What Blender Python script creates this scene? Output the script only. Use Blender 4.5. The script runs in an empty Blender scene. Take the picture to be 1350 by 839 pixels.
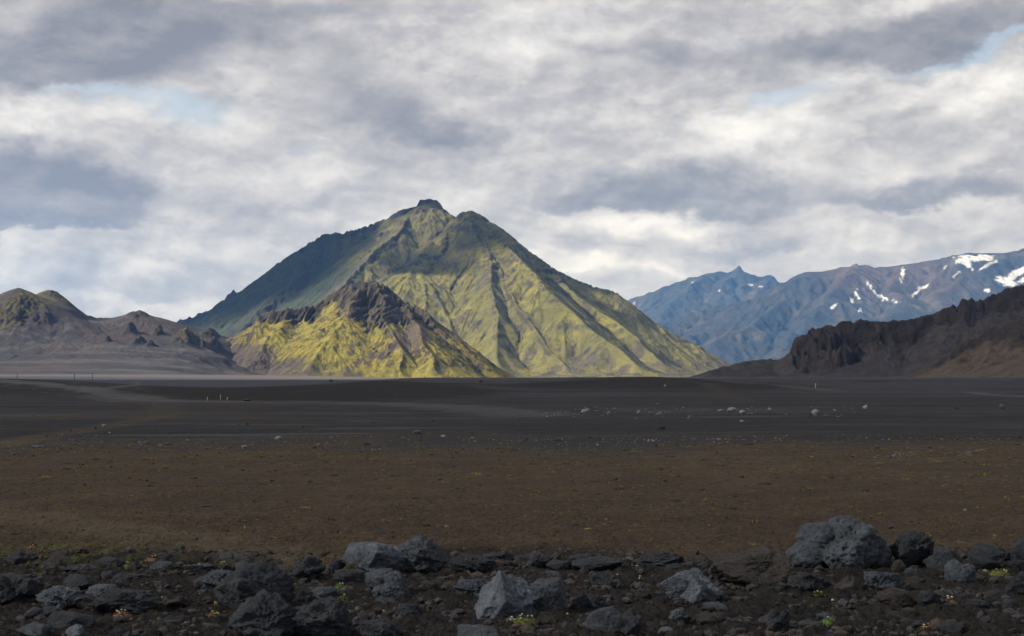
import bpy, bmesh, math, random
import numpy as np

sc = bpy.context.scene
COL = sc.collection
F = 1875.0            # focal length in photo pixels (50 mm lens, 36 mm sensor, 1350 px)
HY = 496.5            # eye level in the photo
EYE = 2.2             # eye height above the plain
R = math.radians
SUN_EL, SUN_AZ = R(34), R(-107)      # azimuth clockwise from +Y : sun stands to the left, a little behind the viewer
SUN = np.array([math.sin(SUN_AZ)*math.cos(SUN_EL), math.cos(SUN_AZ)*math.cos(SUN_EL), math.sin(SUN_EL)])

# ------------------------------------------------------------------ noise
_rng = np.random.RandomState(7)
_PERM = _rng.permutation(4096).astype(np.int64)
_G3 = _rng.normal(size=(4096, 3)); _G3 /= np.linalg.norm(_G3, axis=1)[:, None]
_ang = _rng.rand(4096)*2*np.pi
_G2 = np.stack([np.cos(_ang), np.sin(_ang)], 1)

def _h2(i, j, s):
    return _PERM[(_PERM[(i + s*131) & 4095] + j) & 4095]

def perlin2(x, y, s=0):
    xi = np.floor(x).astype(np.int64); yi = np.floor(y).astype(np.int64)
    xf = x-xi; yf = y-yi
    u = xf*xf*xf*(xf*(xf*6-15)+10); v = yf*yf*yf*(yf*(yf*6-15)+10)
    def g(a, b):
        k = _G2[_h2(xi+a, yi+b, s)]
        return k[..., 0]*(xf-a)+k[..., 1]*(yf-b)
    a = g(0, 0); b = g(1, 0); c = g(0, 1); d = g(1, 1)
    return ((a+(b-a)*u)*(1-v)+(c+(d-c)*u)*v)*1.5

def perlin3(p, s=0):
    pi = np.floor(p).astype(np.int64); pf = p-pi
    w = pf*pf*pf*(pf*(pf*6-15)+10)
    out = 0
    for a in (0, 1):
        for b in (0, 1):
            for c in (0, 1):
                hsh = _PERM[(_h2(pi[:, 0]+a, pi[:, 1]+b, s)+pi[:, 2]+c) & 4095]
                gr = _G3[hsh]
                dv = gr[:, 0]*(pf[:, 0]-a)+gr[:, 1]*(pf[:, 1]-b)+gr[:, 2]*(pf[:, 2]-c)
                out = out + dv*(w[:, 0] if a else 1-w[:, 0])*(w[:, 1] if b else 1-w[:, 1])*(w[:, 2] if c else 1-w[:, 2])
    return out*1.6

def fbm(x, y, o=5, s=0, g=.5):
    a, t, r = 1., 0., 0.
    for i in range(o):
        t = t+a*perlin2(x, y, s+i); r += a; a *= g; x = x*2.03+11.3; y = y*2.03-7.1
    return t/r

def ridged(x, y, o=5, s=0, g=.5):
    a, t, r = 1., 0., 0.
    for i in range(o):
        n = 1-np.abs(perlin2(x, y, s+i))*1.6
        t = t+a*n; r += a; a *= g; x = x*2.03+3.3; y = y*2.03-5.1
    return t/r

def fbm3(p, o=4, s=0, g=.5):
    a, t, r = 1., 0., 0.
    for i in range(o):
        t = t+a*perlin3(p, s+i); r += a; a *= g; p = p*2.03+3.7
    return t/r

def ridged3(p, o=4, s=0, g=.5):
    a, t, r = 1., 0., 0.
    for i in range(o):
        t = t+a*(1-2*np.abs(perlin3(p, s+i))); r += a; a *= g; p = p*2.03+3.7
    return t/r

def sst(a, b, x):
    t = np.clip((x-a)/(b-a), 0, 1)
    return t*t*(3-2*t)

def mix(a, b, t):
    t = np.asarray(t)[..., None]
    return a*(1-t)+b*t

C3 = lambda *v: np.array(v, float)

# ------------------------------------------------------------------ meshes and tags
def tag(o, label=None, cat=None, group=None, kind=None):
    if label: o['label'] = label
    if cat: o['category'] = cat
    if group: o['group'] = group
    if kind: o['kind'] = kind
    return o

def np_mesh(name, V, Fc, mat, smooth=True, cols=None, parent=None):
    """Fc: (n,3) or (n,4) int array; cols: dict name -> (nverts,3)"""
    me = bpy.data.meshes.new(name)
    V = np.ascontiguousarray(V, dtype=np.float32); Fc = np.ascontiguousarray(Fc, dtype=np.int32)
    n, k = Fc.shape
    me.vertices.add(len(V)); me.vertices.foreach_set('co', V.ravel())
    me.loops.add(n*k); me.loops.foreach_set('vertex_index', Fc.ravel())
    me.polygons.add(n); me.polygons.foreach_set('loop_start', np.arange(0, n*k, k, dtype=np.int32))
    me.polygons.foreach_set('loop_total', np.full(n, k, dtype=np.int32))
    me.polygons.foreach_set('use_smooth', np.full(n, smooth, dtype=bool))
    me.update(calc_edges=True)
    if cols:
        for cn, c in cols.items():
            at = me.attributes.new(cn, 'FLOAT_COLOR', 'POINT')
            rgba = np.ones((len(V), 4), np.float32)
            c = np.asarray(c, np.float32)
            rgba[:, :3] = c if c.ndim == 2 else c[:, None]
            at.data.foreach_set('color', rgba.ravel())
    me.materials.append(mat)
    o = bpy.data.objects.new(name, me); COL.objects.link(o)
    if parent: o.parent = parent
    return o

def grid_faces(nr, nc):
    i = np.arange(nr*nc).reshape(nr, nc)
    return np.stack([i[:-1, :-1], i[:-1, 1:], i[1:, 1:], i[1:, :-1]], -1).reshape(-1, 4)

# ------------------------------------------------------------------ materials
class NT:
    def __init__(s, tree): s.t = tree; s.n = tree.nodes; s.l = tree.links
    def new(s, typ, **kw):
        n = s.n.new(typ)
        for k, v in kw.items():
            if k == 'ins':
                for a, b in v.items():
                    if hasattr(b, 'is_linked') or isinstance(b, bpy.types.NodeSocket): s.l.new(b, n.inputs[a])
                    else: n.inputs[a].default_value = b
            else: setattr(n, k, v)
        return n
    def math(s, op, a, b=None, c=None, clamp=False):
        n = s.n.new('ShaderNodeMath'); n.operation = op; n.use_clamp = clamp
        for i, v in enumerate((a, b, c)):
            if v is None: continue
            if isinstance(v, bpy.types.NodeSocket): s.l.new(v, n.inputs[i])
            else: n.inputs[i].default_value = v
        return n.outputs[0]
    def vm(s, op, a, b=None):
        n = s.n.new('ShaderNodeVectorMath'); n.operation = op
        for i, v in enumerate((a, b)):
            if v is None: continue
            if isinstance(v, bpy.types.NodeSocket): s.l.new(v, n.inputs[i])
            else: n.inputs[i].default_value = v
        return n
    def noise(s, vec, scale, detail=4, rough=.5, dist=0.):
        n = s.n.new('ShaderNodeTexNoise'); s.l.new(vec, n.inputs['Vector'])
        n.inputs['Scale'].default_value = scale; n.inputs['Detail'].default_value = detail
        n.inputs['Roughness'].default_value = rough; n.inputs['Distortion'].default_value = dist
        return n.outputs['Fac']
    def ramp(s, fac, stops):
        n = s.n.new('ShaderNodeValToRGB'); s.l.new(fac, n.inputs[0])
        e = n.color_ramp.elements
        while len(e) < len(stops): e.new(.5)
        for k, (p, c) in zip(e, stops):
            k.position = p; k.color = (*c, 1) if len(c) == 3 else c
        return n.outputs[0]
    def mixc(s, fac, a, b, mode='MIX'):
        n = s.n.new('ShaderNodeMix'); n.data_type = 'RGBA'; n.blend_type = mode
        for i, v in ((0, fac), (6, a), (7, b)):
            if isinstance(v, bpy.types.NodeSocket): s.l.new(v, n.inputs[i])
            else: n.inputs[i].default_value = v if i == 0 else (*v, 1)
        return n.outputs[2]

def base_mat(name, rough=.9, spec=.25):
    m = bpy.data.materials.new(name); m.use_nodes = True
    t = NT(m.node_tree); b = m.node_tree.nodes['Principled BSDF']
    b.inputs['Roughness'].default_value = rough
    b.inputs['Specular IOR Level'].default_value = spec
    return m, t, b

def land_mat(name, s1, s2, lo=.6, hi=1.4, bump=1.0, bdist=1.0, spec=.15):
    """surface colour held per vertex, broken up by two scales of noise (s1, s2 = size in metres)"""
    m, t, b = base_mat(name, .95, spec)
    at = t.new('ShaderNodeAttribute', attribute_name='albedo')
    geo = t.new('ShaderNodeNewGeometry').outputs['Position']
    n1 = t.noise(geo, 1/s1, 6, .65); n2 = t.noise(geo, 1/s2, 5, .7)
    k = t.math('ADD', t.math('MULTIPLY', n1, .5), t.math('MULTIPLY', n2, .5))
    f = t.new('ShaderNodeMapRange', ins={0: k, 1: .33, 2: .67, 3: lo, 4: hi}).outputs[0]
    vm = t.vm('MULTIPLY', at.outputs['Color']); t.l.new(f, vm.inputs[1])
    t.l.new(vm.outputs[0], b.inputs['Base Color'])
    bp = t.new('ShaderNodeBump', ins={'Strength': bump, 'Distance': bdist, 'Height': k})
    t.l.new(bp.outputs[0], b.inputs['Normal'])
    return m

M_main = land_mat('mountain_surface', 30, 7, .62, 1.36, 1., 7)
M_hill = land_mat('mossy_hill_surface', 14, 3.5, .58, 1.38, 1., 4.5)
M_dune = land_mat('ash_hill_surface', 14, 4., .68, 1.32, .9, 2.4)
M_crag = land_mat('dark_hill_surface', 9, 2.4, .5, 1.55, 1., 3.2)
M_far = land_mat('far_mountain_surface', 110, 34, .62, 1.45, 1., 30)

# ------------------------------------------------------------------ terrain tools
def P(px, py, Y):
    return ((px-675)/F*Y, Y, EYE-(py-HY)/F*Y)

def on_slope(px, py, Yr, zr, s):
    """a point of a spur: where the sight line meets a slope that falls towards the viewer from (Yr, zr)"""
    k = (HY-py)/F
    Y = (Yr-(zr-EYE)/s)/(1-k/s)
    return P(px, py, Y)

def ridge_field(X, Y, ridges):
    best = np.full(X.shape, -1e9); near = np.full(X.shape, 1e9)
    cr = np.zeros(X.shape)
    for rg in ridges:
        pts, sd, ss, sl = rg[:4]
        for a, b in zip(pts[:-1], pts[1:]):
            dx, dy = b[0]-a[0], b[1]-a[1]; L = dx*dx+dy*dy+1e-9
            t = np.clip(((X-a[0])*dx+(Y-a[1])*dy)/L, 0, 1)
            d = np.hypot(X-a[0]-t*dx, Y-a[1]-t*dy)
            zr = a[2]+t*(b[2]-a[2])
            d0 = sd/ss
            drop = np.where(d < d0, ss*d, sd+(d-d0)*sl)
            c = zr-drop
            up = c > best
            best = np.where(up, c, best); near = np.where(up, d, near)
            cr = np.where(up, (d < d0*1.15).astype(float)*(1 if sd > 0 else 0), cr)
    return best, near, cr

def gullies(Z, X, Y, dx, wl, amp, octs=4, s=0, fade=.15):
    """runnels that follow the fall line"""
    H0 = Z.copy()
    for o in range(octs):
        gy, gx = np.gradient(H0, dx)
        # smooth the direction field a little
        for _ in range(6):
            gx = (gx+np.roll(gx, 1, 0)+np.roll(gx, -1, 0)+np.roll(gx, 1, 1)+np.roll(gx, -1, 1))/5
            gy = (gy+np.roll(gy, 1, 0)+np.roll(gy, -1, 0)+np.roll(gy, 1, 1)+np.roll(gy, -1, 1))/5
        m = np.hypot(gx, gy)+1e-6
        px, py = -gy/m, gx/m
        f = 1/(wl*2.1)
        u, v = X*f, Y*f
        iu, iv = np.floor(u), np.floor(v)
        S = np.zeros_like(Z); W = np.zeros_like(Z)
        for a in (-1, 0, 1):
            for b in (-1, 0, 1):
                ci = (iu+a).astype(np.int64); cj = (iv+b).astype(np.int64)
                h1 = _h2(ci, cj, s+o*7)/4096.; h2 = _h2(ci+57, cj-91, s+o*7+3)/4096.
                du = u-(iu+a+h1); dv = v-(iv+b+h2)
                w = np.exp(-2.2*(du*du+dv*dv))
                S += w*np.cos(2*np.pi*2.1*(du*px+dv*py)+h1*6.28); W += w
        n = S/(W+1e-6)
        n = .35-np.abs(n)            # sharp crests
        H0 = H0+amp*n*sst(0, fade*3, m)
        wl *= .5; amp *= .5
    return H0-Z

def slope_of(Z, dx):
    gy, gx = np.gradient(Z, dx)
    return np.hypot(gx, gy), gx, gy

def blur(A, n=1):
    for _ in range(n):
        A = (A+np.roll(A, 1, 0)+np.roll(A, -1, 0)+np.roll(A, 1, 1)+np.roll(A, -1, 1))/5
    return A

def build_field(name, X, Y, Z, col, mat, k=.74):
    col = col*k
    nr, nc = X.shape
    V = np.stack([X, Y, Z], -1).reshape(-1, 3)
    Fc = grid_faces(nr, nc)
    keep = Z.ravel()[Fc].max(1) > -2.4
    return np_mesh(name, V, Fc[keep], mat, True, {'albedo': col.reshape(-1, 3)})

# palette: real surface colours
MOSS = C3(.218, .200, .052); MOSS_D = C3(.100, .108, .045); OLIVE = C3(.150, .142, .055)
ROCK = C3(.060, .050, .050); SCREE = C3(.105, .088, .088); ASH = C3(.075, .068, .075)

# ---------------------------------------------------------------- the main mountain
def main_mountain():
    dx = 3.2
    x = np.arange(-1380, 1000, dx); y = np.arange(3150, 5350, dx)
    X, Y = np.meshgrid(x, y)
    Yr = 4600; zr = 575
    pk = lambda l, Y0, Y1: [P(a, b, Y0+(Y1-Y0)*i/(len(l)-1)) for i, (a, b) in enumerate(l)]
    left = pk([(549, 269), (541, 272), (516, 281), (492, 294), (474, 297), (460, 302), (431, 306), (419, 314), (399, 328), (388, 336), (376, 341), (371, 350), (345, 368), (340, 366), (334, 375), (322, 381), (313, 385), (308, 380), (301, 386), (290, 401), (252, 415), (200, 432), (120, 470)], 4600, 4950)
    top = pk([(551, 264), (554, 261), (576, 260), (579, 262)], 4600, 4580)
    sad = pk([(582, 272), (590, 279), (600, 285), (610, 279), (619, 275), (624, 275)], 4580, 4420)
    right = pk([(624, 275), (641, 285), (657, 298), (686, 320), (722, 343), (755, 362), (773, 371), (790, 377), (812, 383), (821, 393), (870, 423), (918, 449), (966, 477), (995, 492), (1015, 500)], 4420, 4250)
    S = lambda l, s=.60, zt=575, Y0=4560: [on_slope(a, b, Y0, zt, s) for a, b in l]
    s1 = [P(542, 275, 4590)]+S([(531, 300), (505, 320), (484, 338), (456, 362), (425, 400), (385, 440), (345, 480)])
    s2 = [P(600, 285, 4500)]+S([(586, 306), (578, 330), (556, 358), (530, 384), (500, 420), (470, 460)], .60)
    s2a = S([(566, 318), (548, 346), (522, 372), (495, 400), (462, 440)], .60)
    s2b = S([(578, 330), (590, 352), (611, 376), (606, 400), (596, 430), (590, 470)], .57)
    s3 = [P(622, 276, 4410)]+S([(624, 300), (640, 330), (664, 365), (680, 398), (705, 430), (734, 465), (750, 488)], .60, 560, 4420)
    s3b = S([(640, 330), (646, 372), (652, 410), (656, 450), (660, 485)], .57, 560, 4420)
    s4 = S([(650, 300), (686, 340), (716, 370), (752, 405), (796, 444), (840, 485)], .57, 555, 4400)
    s5 = S([(722, 346), (765, 385), (822, 430), (880, 480)], .60, 430, 4380)
    s6 = S([(431, 307), (410, 340), (380, 372), (340, 410), (300, 450)], .60, 480, 4700)
    s7 = S([(374, 346), (350, 372), (310, 410), (270, 440)], .60, 400, 4740)
    back = [[P(565, 262, 4600), (-100, 5300, 120)], [P(431, 306, 4700), (-500, 5350, 60)], [P(686, 320, 4390), (150, 5000, 60)]]
    # domain warp keeps flanks from looking ruled; it fades towards the crest
    Z0, near, _ = ridge_field(X, Y, [(left, 0, 1, .62), (right, 0, 1, .62), (top, 0, 1, .9), (sad, 0, 1, .62)])
    wf = sst(20, 140, near)
    wx = fbm(X/260, Y/260, 3, 3, .4)*34*wf; wy = fbm(X/260, Y/260, 3, 9, .4)*34*wf
    rd = [(left, 22, 1.6, .78), (top, 30, 2.6, .85), (sad, 10, 1.2, .8), (right, 8, 1.2, .80),
          (s1, 14, 1.6, .86), (s2, 50, 1.7, .88), (s2a, 0, 1, .5), (s2b, 8, 1.2, .85), (s3, 10, 1.2, .84), (s3b, 6, 1.2, .88), (s4, 0, 1, .80), (s5, 0, 1, .78),
          (s6, 6, 1, .78), (s7, 6, 1, .78)]+[(b, 0, 1, .7) for b in back]
    Z, near, cr = ridge_field(X+wx, Y+wy, rd)
    Z = blur(Z, 2)
    k = 26.
    Z = k*np.log1p(np.exp(np.clip(Z/k, -30, 40)))
    Z = Z*sst(3160, 3380, Y)
    hi = sst(5, 90, Z)
    ramp = .25+.75*sst(5, 70, near)
    g = gullies(Z, X, Y, dx, 120, 8.5, 5, 1)
    Z = Z+g*hi*ramp
    cragm = sst(.25, .65, fbm(X/170, Y/170, 4, 40)*.8+sst(200, 540, Z)*.42+sst(30, 8, near)*.2)
    cl = ridged(X/42, Y/42, 5, 50)-.62
    atop = np.hypot(X-P(565, 261, 4590)[0], (Y-4590)*.7)
    Z = Z+cl*26*cragm*hi*(.12+.88*sst(0, 50, near))+fbm(X/22, Y/22, 4, 60)*3.0*hi+(ridged(X/16, Y/16, 3, 62)-.6)*9*sst(26, 0, near)*sst(150, 300, Z)*sst(30, 70, atop)
    lc = sst(-380, -560, X)*sst(55, 8, near)*hi
    Z = Z+lc*((ridged(X/46, Y/46, 4, 141)-.66)*30)*sst(0, 22, near)+lc*(ridged(X/38, Y/38, 3, 143)-.72)*13
    # rock bands: slight terraces
    tz = Z/34+fbm(X/200, Y/200, 3, 77)*1.2
    st = (tz-np.floor(tz)); st = sst(.25, .75, st)-st
    Z = Z+st*13*cragm*hi
    Z = Z-3+1.5*fbm(X/120, Y/120, 3, 5)
    sl, gx, gy = slope_of(Z, dx)
    n1 = fbm(X/120, Y/160, 5, 80); n2 = fbm(X/26, Y/40, 5, 90, .6); n3 = fbm(X/60, Y/60, 4, 95)
    curv = Z-blur(Z, 12)
    col = mix(np.broadcast_to(OLIVE, Z.shape+(3,)), MOSS, sst(-.3, .35, n1+n2*.3))
    col = mix(col, MOSS_D, sst(.0, .5, n3+n2*.3)*.75)
    left_shade = sst(-250, -620, X+n1*150)
    col = mix(col, C3(.038, .056, .037), left_shade*.9)  # cloud shade of the left flank deepened in the surface colour
    # grey-violet scree tongues
    scr = sst(.14, .42, n2*.8+n3*.5-.10+.35*sst(120, 20, Z)*sst(-100, 150, X)+.12*sst(.2, -.6, curv))
    col = mix(col, SCREE, scr*.75)
    sp = sst(.50, .66, ridged(X/52, Y/34, 5, 131, .6)-.22*(1-sst(-.2, .3, n3)))*sst(40, 120, near+60)
    Z = Z+sp*3.
    col = mix(col, C3(.075, .066, .058), sp*.45)
    # the scree couloir under the left shoulder
    d1, _, _ = ridge_field(X+wx*.3, Y+wy*.3, [(S([(520, 296), (498, 312), (470, 338), (440, 368), (415, 396)], .62), 0, 1, 1)])
    rk = sst(.98, 1.35, sl+n2*.35+cr*.15)
    rk = np.maximum(rk, cragm*sst(.80, 1.1, sl+n2*.3)*.85)
    rk = np.maximum(rk, sst(450, 560, Z+n2*120)*.75)
    col = mix(col, ROCK, rk*.9)
    for cx, w, tip in ((S([(520, 296), (498, 314), (470, 340), (440, 370), (418, 396)]), 17, 1),):
        m = np.zeros(Z.shape)
        for a, b in zip(cx[:-1], cx[1:]):
            ex, ey = b[0]-a[0], b[1]-a[1]; L = ex*ex+ey*ey
            t = np.clip(((X-a[0])*ex+(Y-a[1])*ey)/L, 0, 1)
            m = np.maximum(m, 1-np.hypot(X-a[0]-t*ex, Y-a[1]-t*ey)/w+n2*.8)
        col = mix(col, C3(.14, .105, .10), sst(0, .5, m)*.8)
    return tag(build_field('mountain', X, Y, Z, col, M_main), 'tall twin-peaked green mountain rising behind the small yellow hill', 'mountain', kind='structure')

# ---------------------------------------------------------------- the small yellow hill before it
def small_hill():
    dx = 1.5
    x = np.arange(-640, 130, dx); y = np.arange(2020, 2900, dx)
    X, Y = np.meshgrid(x, y)
    D = 2600
    L = lambda l, a, b: [P(u, v, a+(b-a)*i/(len(l)-1)) for i, (u, v) in enumerate(l)]
    crag1 = L([(426, 392), (440, 384), (458, 376), (470, 371), (481, 369), (490, 371), (498, 370), (510, 376), (522, 386)], 2600, 2590)
    tail = L([(522, 386), (542, 397), (561, 408), (572, 421), (598, 446), (622, 470), (634, 488), (640, 503)], 2590, 2450)
    crag2 = L([(342, 415), (356, 409), (381, 405), (400, 402), (413, 402), (426, 392)], 2560, 2600)
    left = L([(342, 415), (333, 428), (300, 447), (278, 462), (235, 492)], 2560, 2560)
    S = lambda l, s=.52, zt=178, Y0=2590: [on_slope(a, b, Y0, zt, s) for a, b in l]
    r1 = S([(498, 372), (510, 420), (520, 455), (535, 490)], .56)
    r2 = S([(458, 378), (452, 410), (436, 440), (410, 480)], .54)
    r3 = S([(540, 400), (560, 440), (574, 470), (580, 490)], .5, 150, 2570)
    r4 = S([(381, 406), (370, 430), (345, 460), (320, 485)], .5, 130, 2570)
    Z0, near, _ = ridge_field(X, Y, [(crag1, 0, 1, .6), (crag2, 0, 1, .6), (tail, 0, 1, .6), (left, 0, 1, .6)])
    wf = sst(6, 50, near)
    wx = (fbm(X/110, Y/110, 4, 3, .4)*24)*wf; wy = (fbm(X/110, Y/110, 4, 9, .4)*24)*wf
    Z, near, cr = ridge_field(X+wx, Y+wy, [(crag1, 42, 1.5, .84), (crag2, 16, 1.5, .66), (tail, 5, 1.2, .86), (left, 0, 1, .5),
                                          (r1, 4, 1., .66), (r2, 0, 1, .62), (r3, 6, 1, .72), (r4, 0, 1, .55)])
    Z = blur(Z, 1)
    k = 4.5
    Z = k*np.log1p(np.exp(np.clip(Z/k, -30, 60)))
    hi = sst(3, 30, Z)
    Z = Z+gullies(Z, X, Y, dx, 38, 3.0, 4, 5)*hi*(.3+.7*sst(4, 30, near))
    # columnar ribs of the summit crag and of its left shoulder
    zc = EYE+(HY-400)/F*2600
    inc = sst(0, 22, Z+fbm(X/30, Y/30, 4, 31)*34-80-40*sst(P(500, 0, D)[0], P(440, 0, D)[0], X))*sst(P(405, 0, D)[0], P(432, 0, D)[0], X)*sst(P(585, 0, D)[0], P(535, 0, D)[0], X)
    inc = np.maximum(inc, sst(96, 112, Z+fbm(X/24, Y/24, 3, 35)*14)*sst(P(330, 0, D)[0], P(345, 0, D)[0], X)*sst(P(435, 0, D)[0], P(418, 0, D)[0], X))
    inc = np.maximum(inc, sst(.28, .5, fbm(X/45, Y/45, 4, 44))*sst(-140, -20, X)*.9*hi)
    xr = X+(Y-2580)*-.42+fbm(X/26, Y/26, 3, 61)*8
    ribs = ridged(xr/20, Y/130, 3, 71, .45)-.62
    Z = Z+inc*(ribs*28+fbm(X/6, Y/9, 3, 72)*3.5)*(.3+.7*sst(0, 16, near))
    blk = sst(.12, .30, fbm(X/15, Y/15, 4, 47))*sst(-.15, .2, fbm(X/80, Y/80, 3, 48)+.12*sst(-330, -60, X))*hi
    Z = Z+blk*(ridged(X/9, Y/9, 3, 49)-.45)*6+(ridged(X/14, Y/20, 4, 52)-.62)*1.7*hi*sst(-.2, .3, fbm(X/60, Y/60, 3, 53))+fbm(X/8, Y/8, 3, 50)*.9*hi
    Z = Z-2.2+.6*fbm(X/60, Y/60, 3, 5)
    sl, gx, gy = slope_of(Z, dx)
    n1 = fbm(X/70, Y/110, 5, 80); n2 = fbm(X/13, Y/22, 5, 90, .65)
    col = mix(np.broadcast_to(MOSS*C3(1.18, 1.10, .92), Z.shape+(3,)), C3(.10, .105, .032), sst(-.05, .3, n2))
    bare = sst(.05, .30, n1*.8+n2*.6+.36*sst(30, 75, Z)*sst(P(500, 0, D)[0], P(545, 0, D)[0], X)-.10)
    col = mix(col, C3(.115, .088, .075), bare*.9)
    base = sst(-235, -345, X+(Z-4)*2.9+fbm(X/40, Y/40, 4, 11)*110)
    col = mix(col, C3(.082, .068, .070), base*.92)
    rk = np.maximum(inc*sst(.35, .9, sl+.25), blk*.9)
    rk = np.maximum(rk, sst(1.0, 1.35, sl))
    col = mix(col, mix(np.broadcast_to(C3(.045, .038, .036), Z.shape+(3,)), C3(.105, .086, .066), sst(-.02, .22, ribs+n2*.25)), rk*.95)
    return tag(build_field('hill', X, Y, Z, col, M_hill), 'small yellow-green mossy hill with a ribbed brown crag on top', 'hill', kind='structure')

# ---------------------------------------------------------------- ash hills at the left
def left_hills():
    dx = 2.0
    x = np.arange(-1250, -60, dx); y = np.arange(1250, 3000, dx)
    X, Y = np.meshgrid(x, y)
    L = lambda l, a, b: [P(u, v, a+(b-a)*i/(len(l)-1)) for i, (u, v) in enumerate(l)]
    k1 = L([(-70, 402), (-30, 388), (0, 384), (24, 378), (43, 382), (50, 385)], 2500, 2480)
    k2 = L([(50, 385), (57, 382), (64, 381), (72, 387), (82, 400), (91, 411)], 2560, 2560)
    m = L([(91, 411), (112, 415), (120, 411), (130, 414), (143, 417), (157, 417), (166, 415), (173, 411), (181, 410), (196, 411), (204, 416), (210, 421), (234, 418), (262, 418), (280, 422), (298, 429), (312, 437), (340, 455), (370, 480)], 2560, 2620)
    S = lambda l, s=.2, zt=115, Y0=2560: [on_slope(a, b, Y0, zt, s) for a, b in l]
    Z0, near, _ = ridge_field(X, Y, [(k1, 0, 1, .5), (k2, 0, 1, .5), (m, 0, 1, .5)])
    wf = sst(6, 60, near)
    wx = (fbm(X/160, Y/160, 4, 3)*40)*wf; wy = (fbm(X/160, Y/160, 4, 9)*40)*wf
    # steep near the crest, long gentle apron of ash
    def apron(rg, a, b, z1, e=1.15):
        Zc, nr, cr = ridge_field(X+wx, Y+wy, [(rg, 0, 1, 0.0)])
        z = Zc*np.exp(-(nr/a)**e)
        return z, nr
    zk, nk = apron(k1, 215, 0, 0, 1.3); zk2, nk2 = apron(k2, 150, 0, 0, 1.5); zm, nm = apron(m, 330, 0, 0)
    zs = [zk, zk2, zm]
    kk = 5.
    Z = kk*np.log(sum(np.exp(np.clip(z/kk, -20, 80)) for z in zs))-kk*math.log(3)*sst(60, 10, np.maximum(zk, np.maximum(zk2, zm)))
    Z = np.maximum(Z, np.maximum(zk, np.maximum(zk2, zm))-1)
    near = np.minimum(nk, np.minimum(nk2, nm))
    Z = Z*sst(-375, -545, X+(Y-2400)*.05+fbm(X/90, Y/90, 3, 29)*50)*sst(1260, 1480, Y)
    hi = sst(3, 30, Z)
    Z = Z+gullies(Z, X, Y, dx, 80, 2.2, 4, 15, .1)*hi*(.2+.8*sst(10, 60, near))
    # rocky knobs on the slope
    rk = np.zeros(Z.shape); ms = np.zeros(Z.shape)
    knobs = [(245, 450, 22, 17, 1.3), (141, 449, 6, 9, 0), (172, 438, 11, 14, 0), (184, 450, 12, 9, .1), (208, 440, 12, 12, .4), (198, 455, 10, 7, 0),
             (276, 440, 14, 9, .2), (283, 452, 10, 9, 0), (60, 422, 12, 9, .1), (25, 403, 30, 7, .8), (45, 420, 16, 5, .2), (181, 414, 18, 5, 0), (127, 415, 18, 3, 0), (70, 388, 14, 3, .35), (10, 425, 24, 6, .9), (268, 458, 9, 8, .1)]
    ws = fbm(X/14, Y/14, 4, 21)
    for (u, v, rp, h, mo) in knobs:
        # find the depth where the sight line meets the slope
        best = None
        for Yt in np.arange(1500, 2620, 8):
            xx, _, zz = P(u, v, Yt)
            i = int((Yt-y[0])/dx); j = int((xx-x[0])/dx)
            if 0 <= j < len(x) and Z[i, j] >= zz: best = (xx, Yt); break
        if best is None: best = (P(u, v, 2540)[0], 2540)
        r = rp/F*best[1]
        d = np.hypot((X-best[0])/r, (Y-best[1])/(r*1.3))+ws*.55
        w = sst(1.1, .05, d)
        Z = Z+w*h*(.55+1.0*ridged(X/11, Y/11, 4, 33))
        rk = np.maximum(rk, sst(.1, .45, w)); ms = np.maximum(ms, sst(.1, .45, w)*mo)
    crest = sst(26, 6, nm)*sst(P(225, 0, 2560)[0], P(205, 0, 2560)[0], X)
    Z = Z+crest*(ridged(X/16, Y/16, 4, 66)-.62)*5
    Z = Z+rk*(ridged(X/8, Y/8, 4, 63)-.6)*4+fbm(X/18, Y/18, 4, 50)*1.0*hi
    Z = Z-2.2
    sl, gx, gy = slope_of(Z, dx)
    n1 = fbm(X/120, Y/220, 5, 80); n2 = fbm(X/12, Y/20, 5, 90, .65)
    col = mix(np.broadcast_to(C3(.064, .060, .066), Z.shape+(3,)), C3(.118, .112, .118), sst(-.1, .3, fbm((X+.45*Y)/260, Y/60, 5, 82, .65)))
    red = sst(.0, .35, n1*.9+n2*.3+.25*sst(60, 20, near)*sst(-700, -900, X)+.1*sst(40, 90, Z))
    col = mix(col, C3(.120, .085, .070), red*.45)
    upper = sst(70, 110, Z+n1*40)
    col = mix(col, C3(.085, .066, .062), upper*.55)
    grn = sst(.0, .3, n2*.7+n1*.7+.1)*sst(P(100, 0, 2500)[0], P(40, 0, 2500)[0], X+(110-Z)*1.2)*sst(70, 100, Z)
    col = mix(col, C3(.16, .15, .045), grn*.9)
    col = mix(col, C3(.07, .055, .052), rk*.85)
    col = mix(col, MOSS*.85, ms*sst(-.25, .15, n2+.1)*.9)
    col = mix(col, C3(.06, .05, .05), sst(.7, 1.1, sl)*.8)
    return tag(build_field('hill', X, Y, Z, col, M_dune, .50), 'long low ash-grey hills with rocky knobs at the left edge', 'hill', kind='structure')

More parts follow.
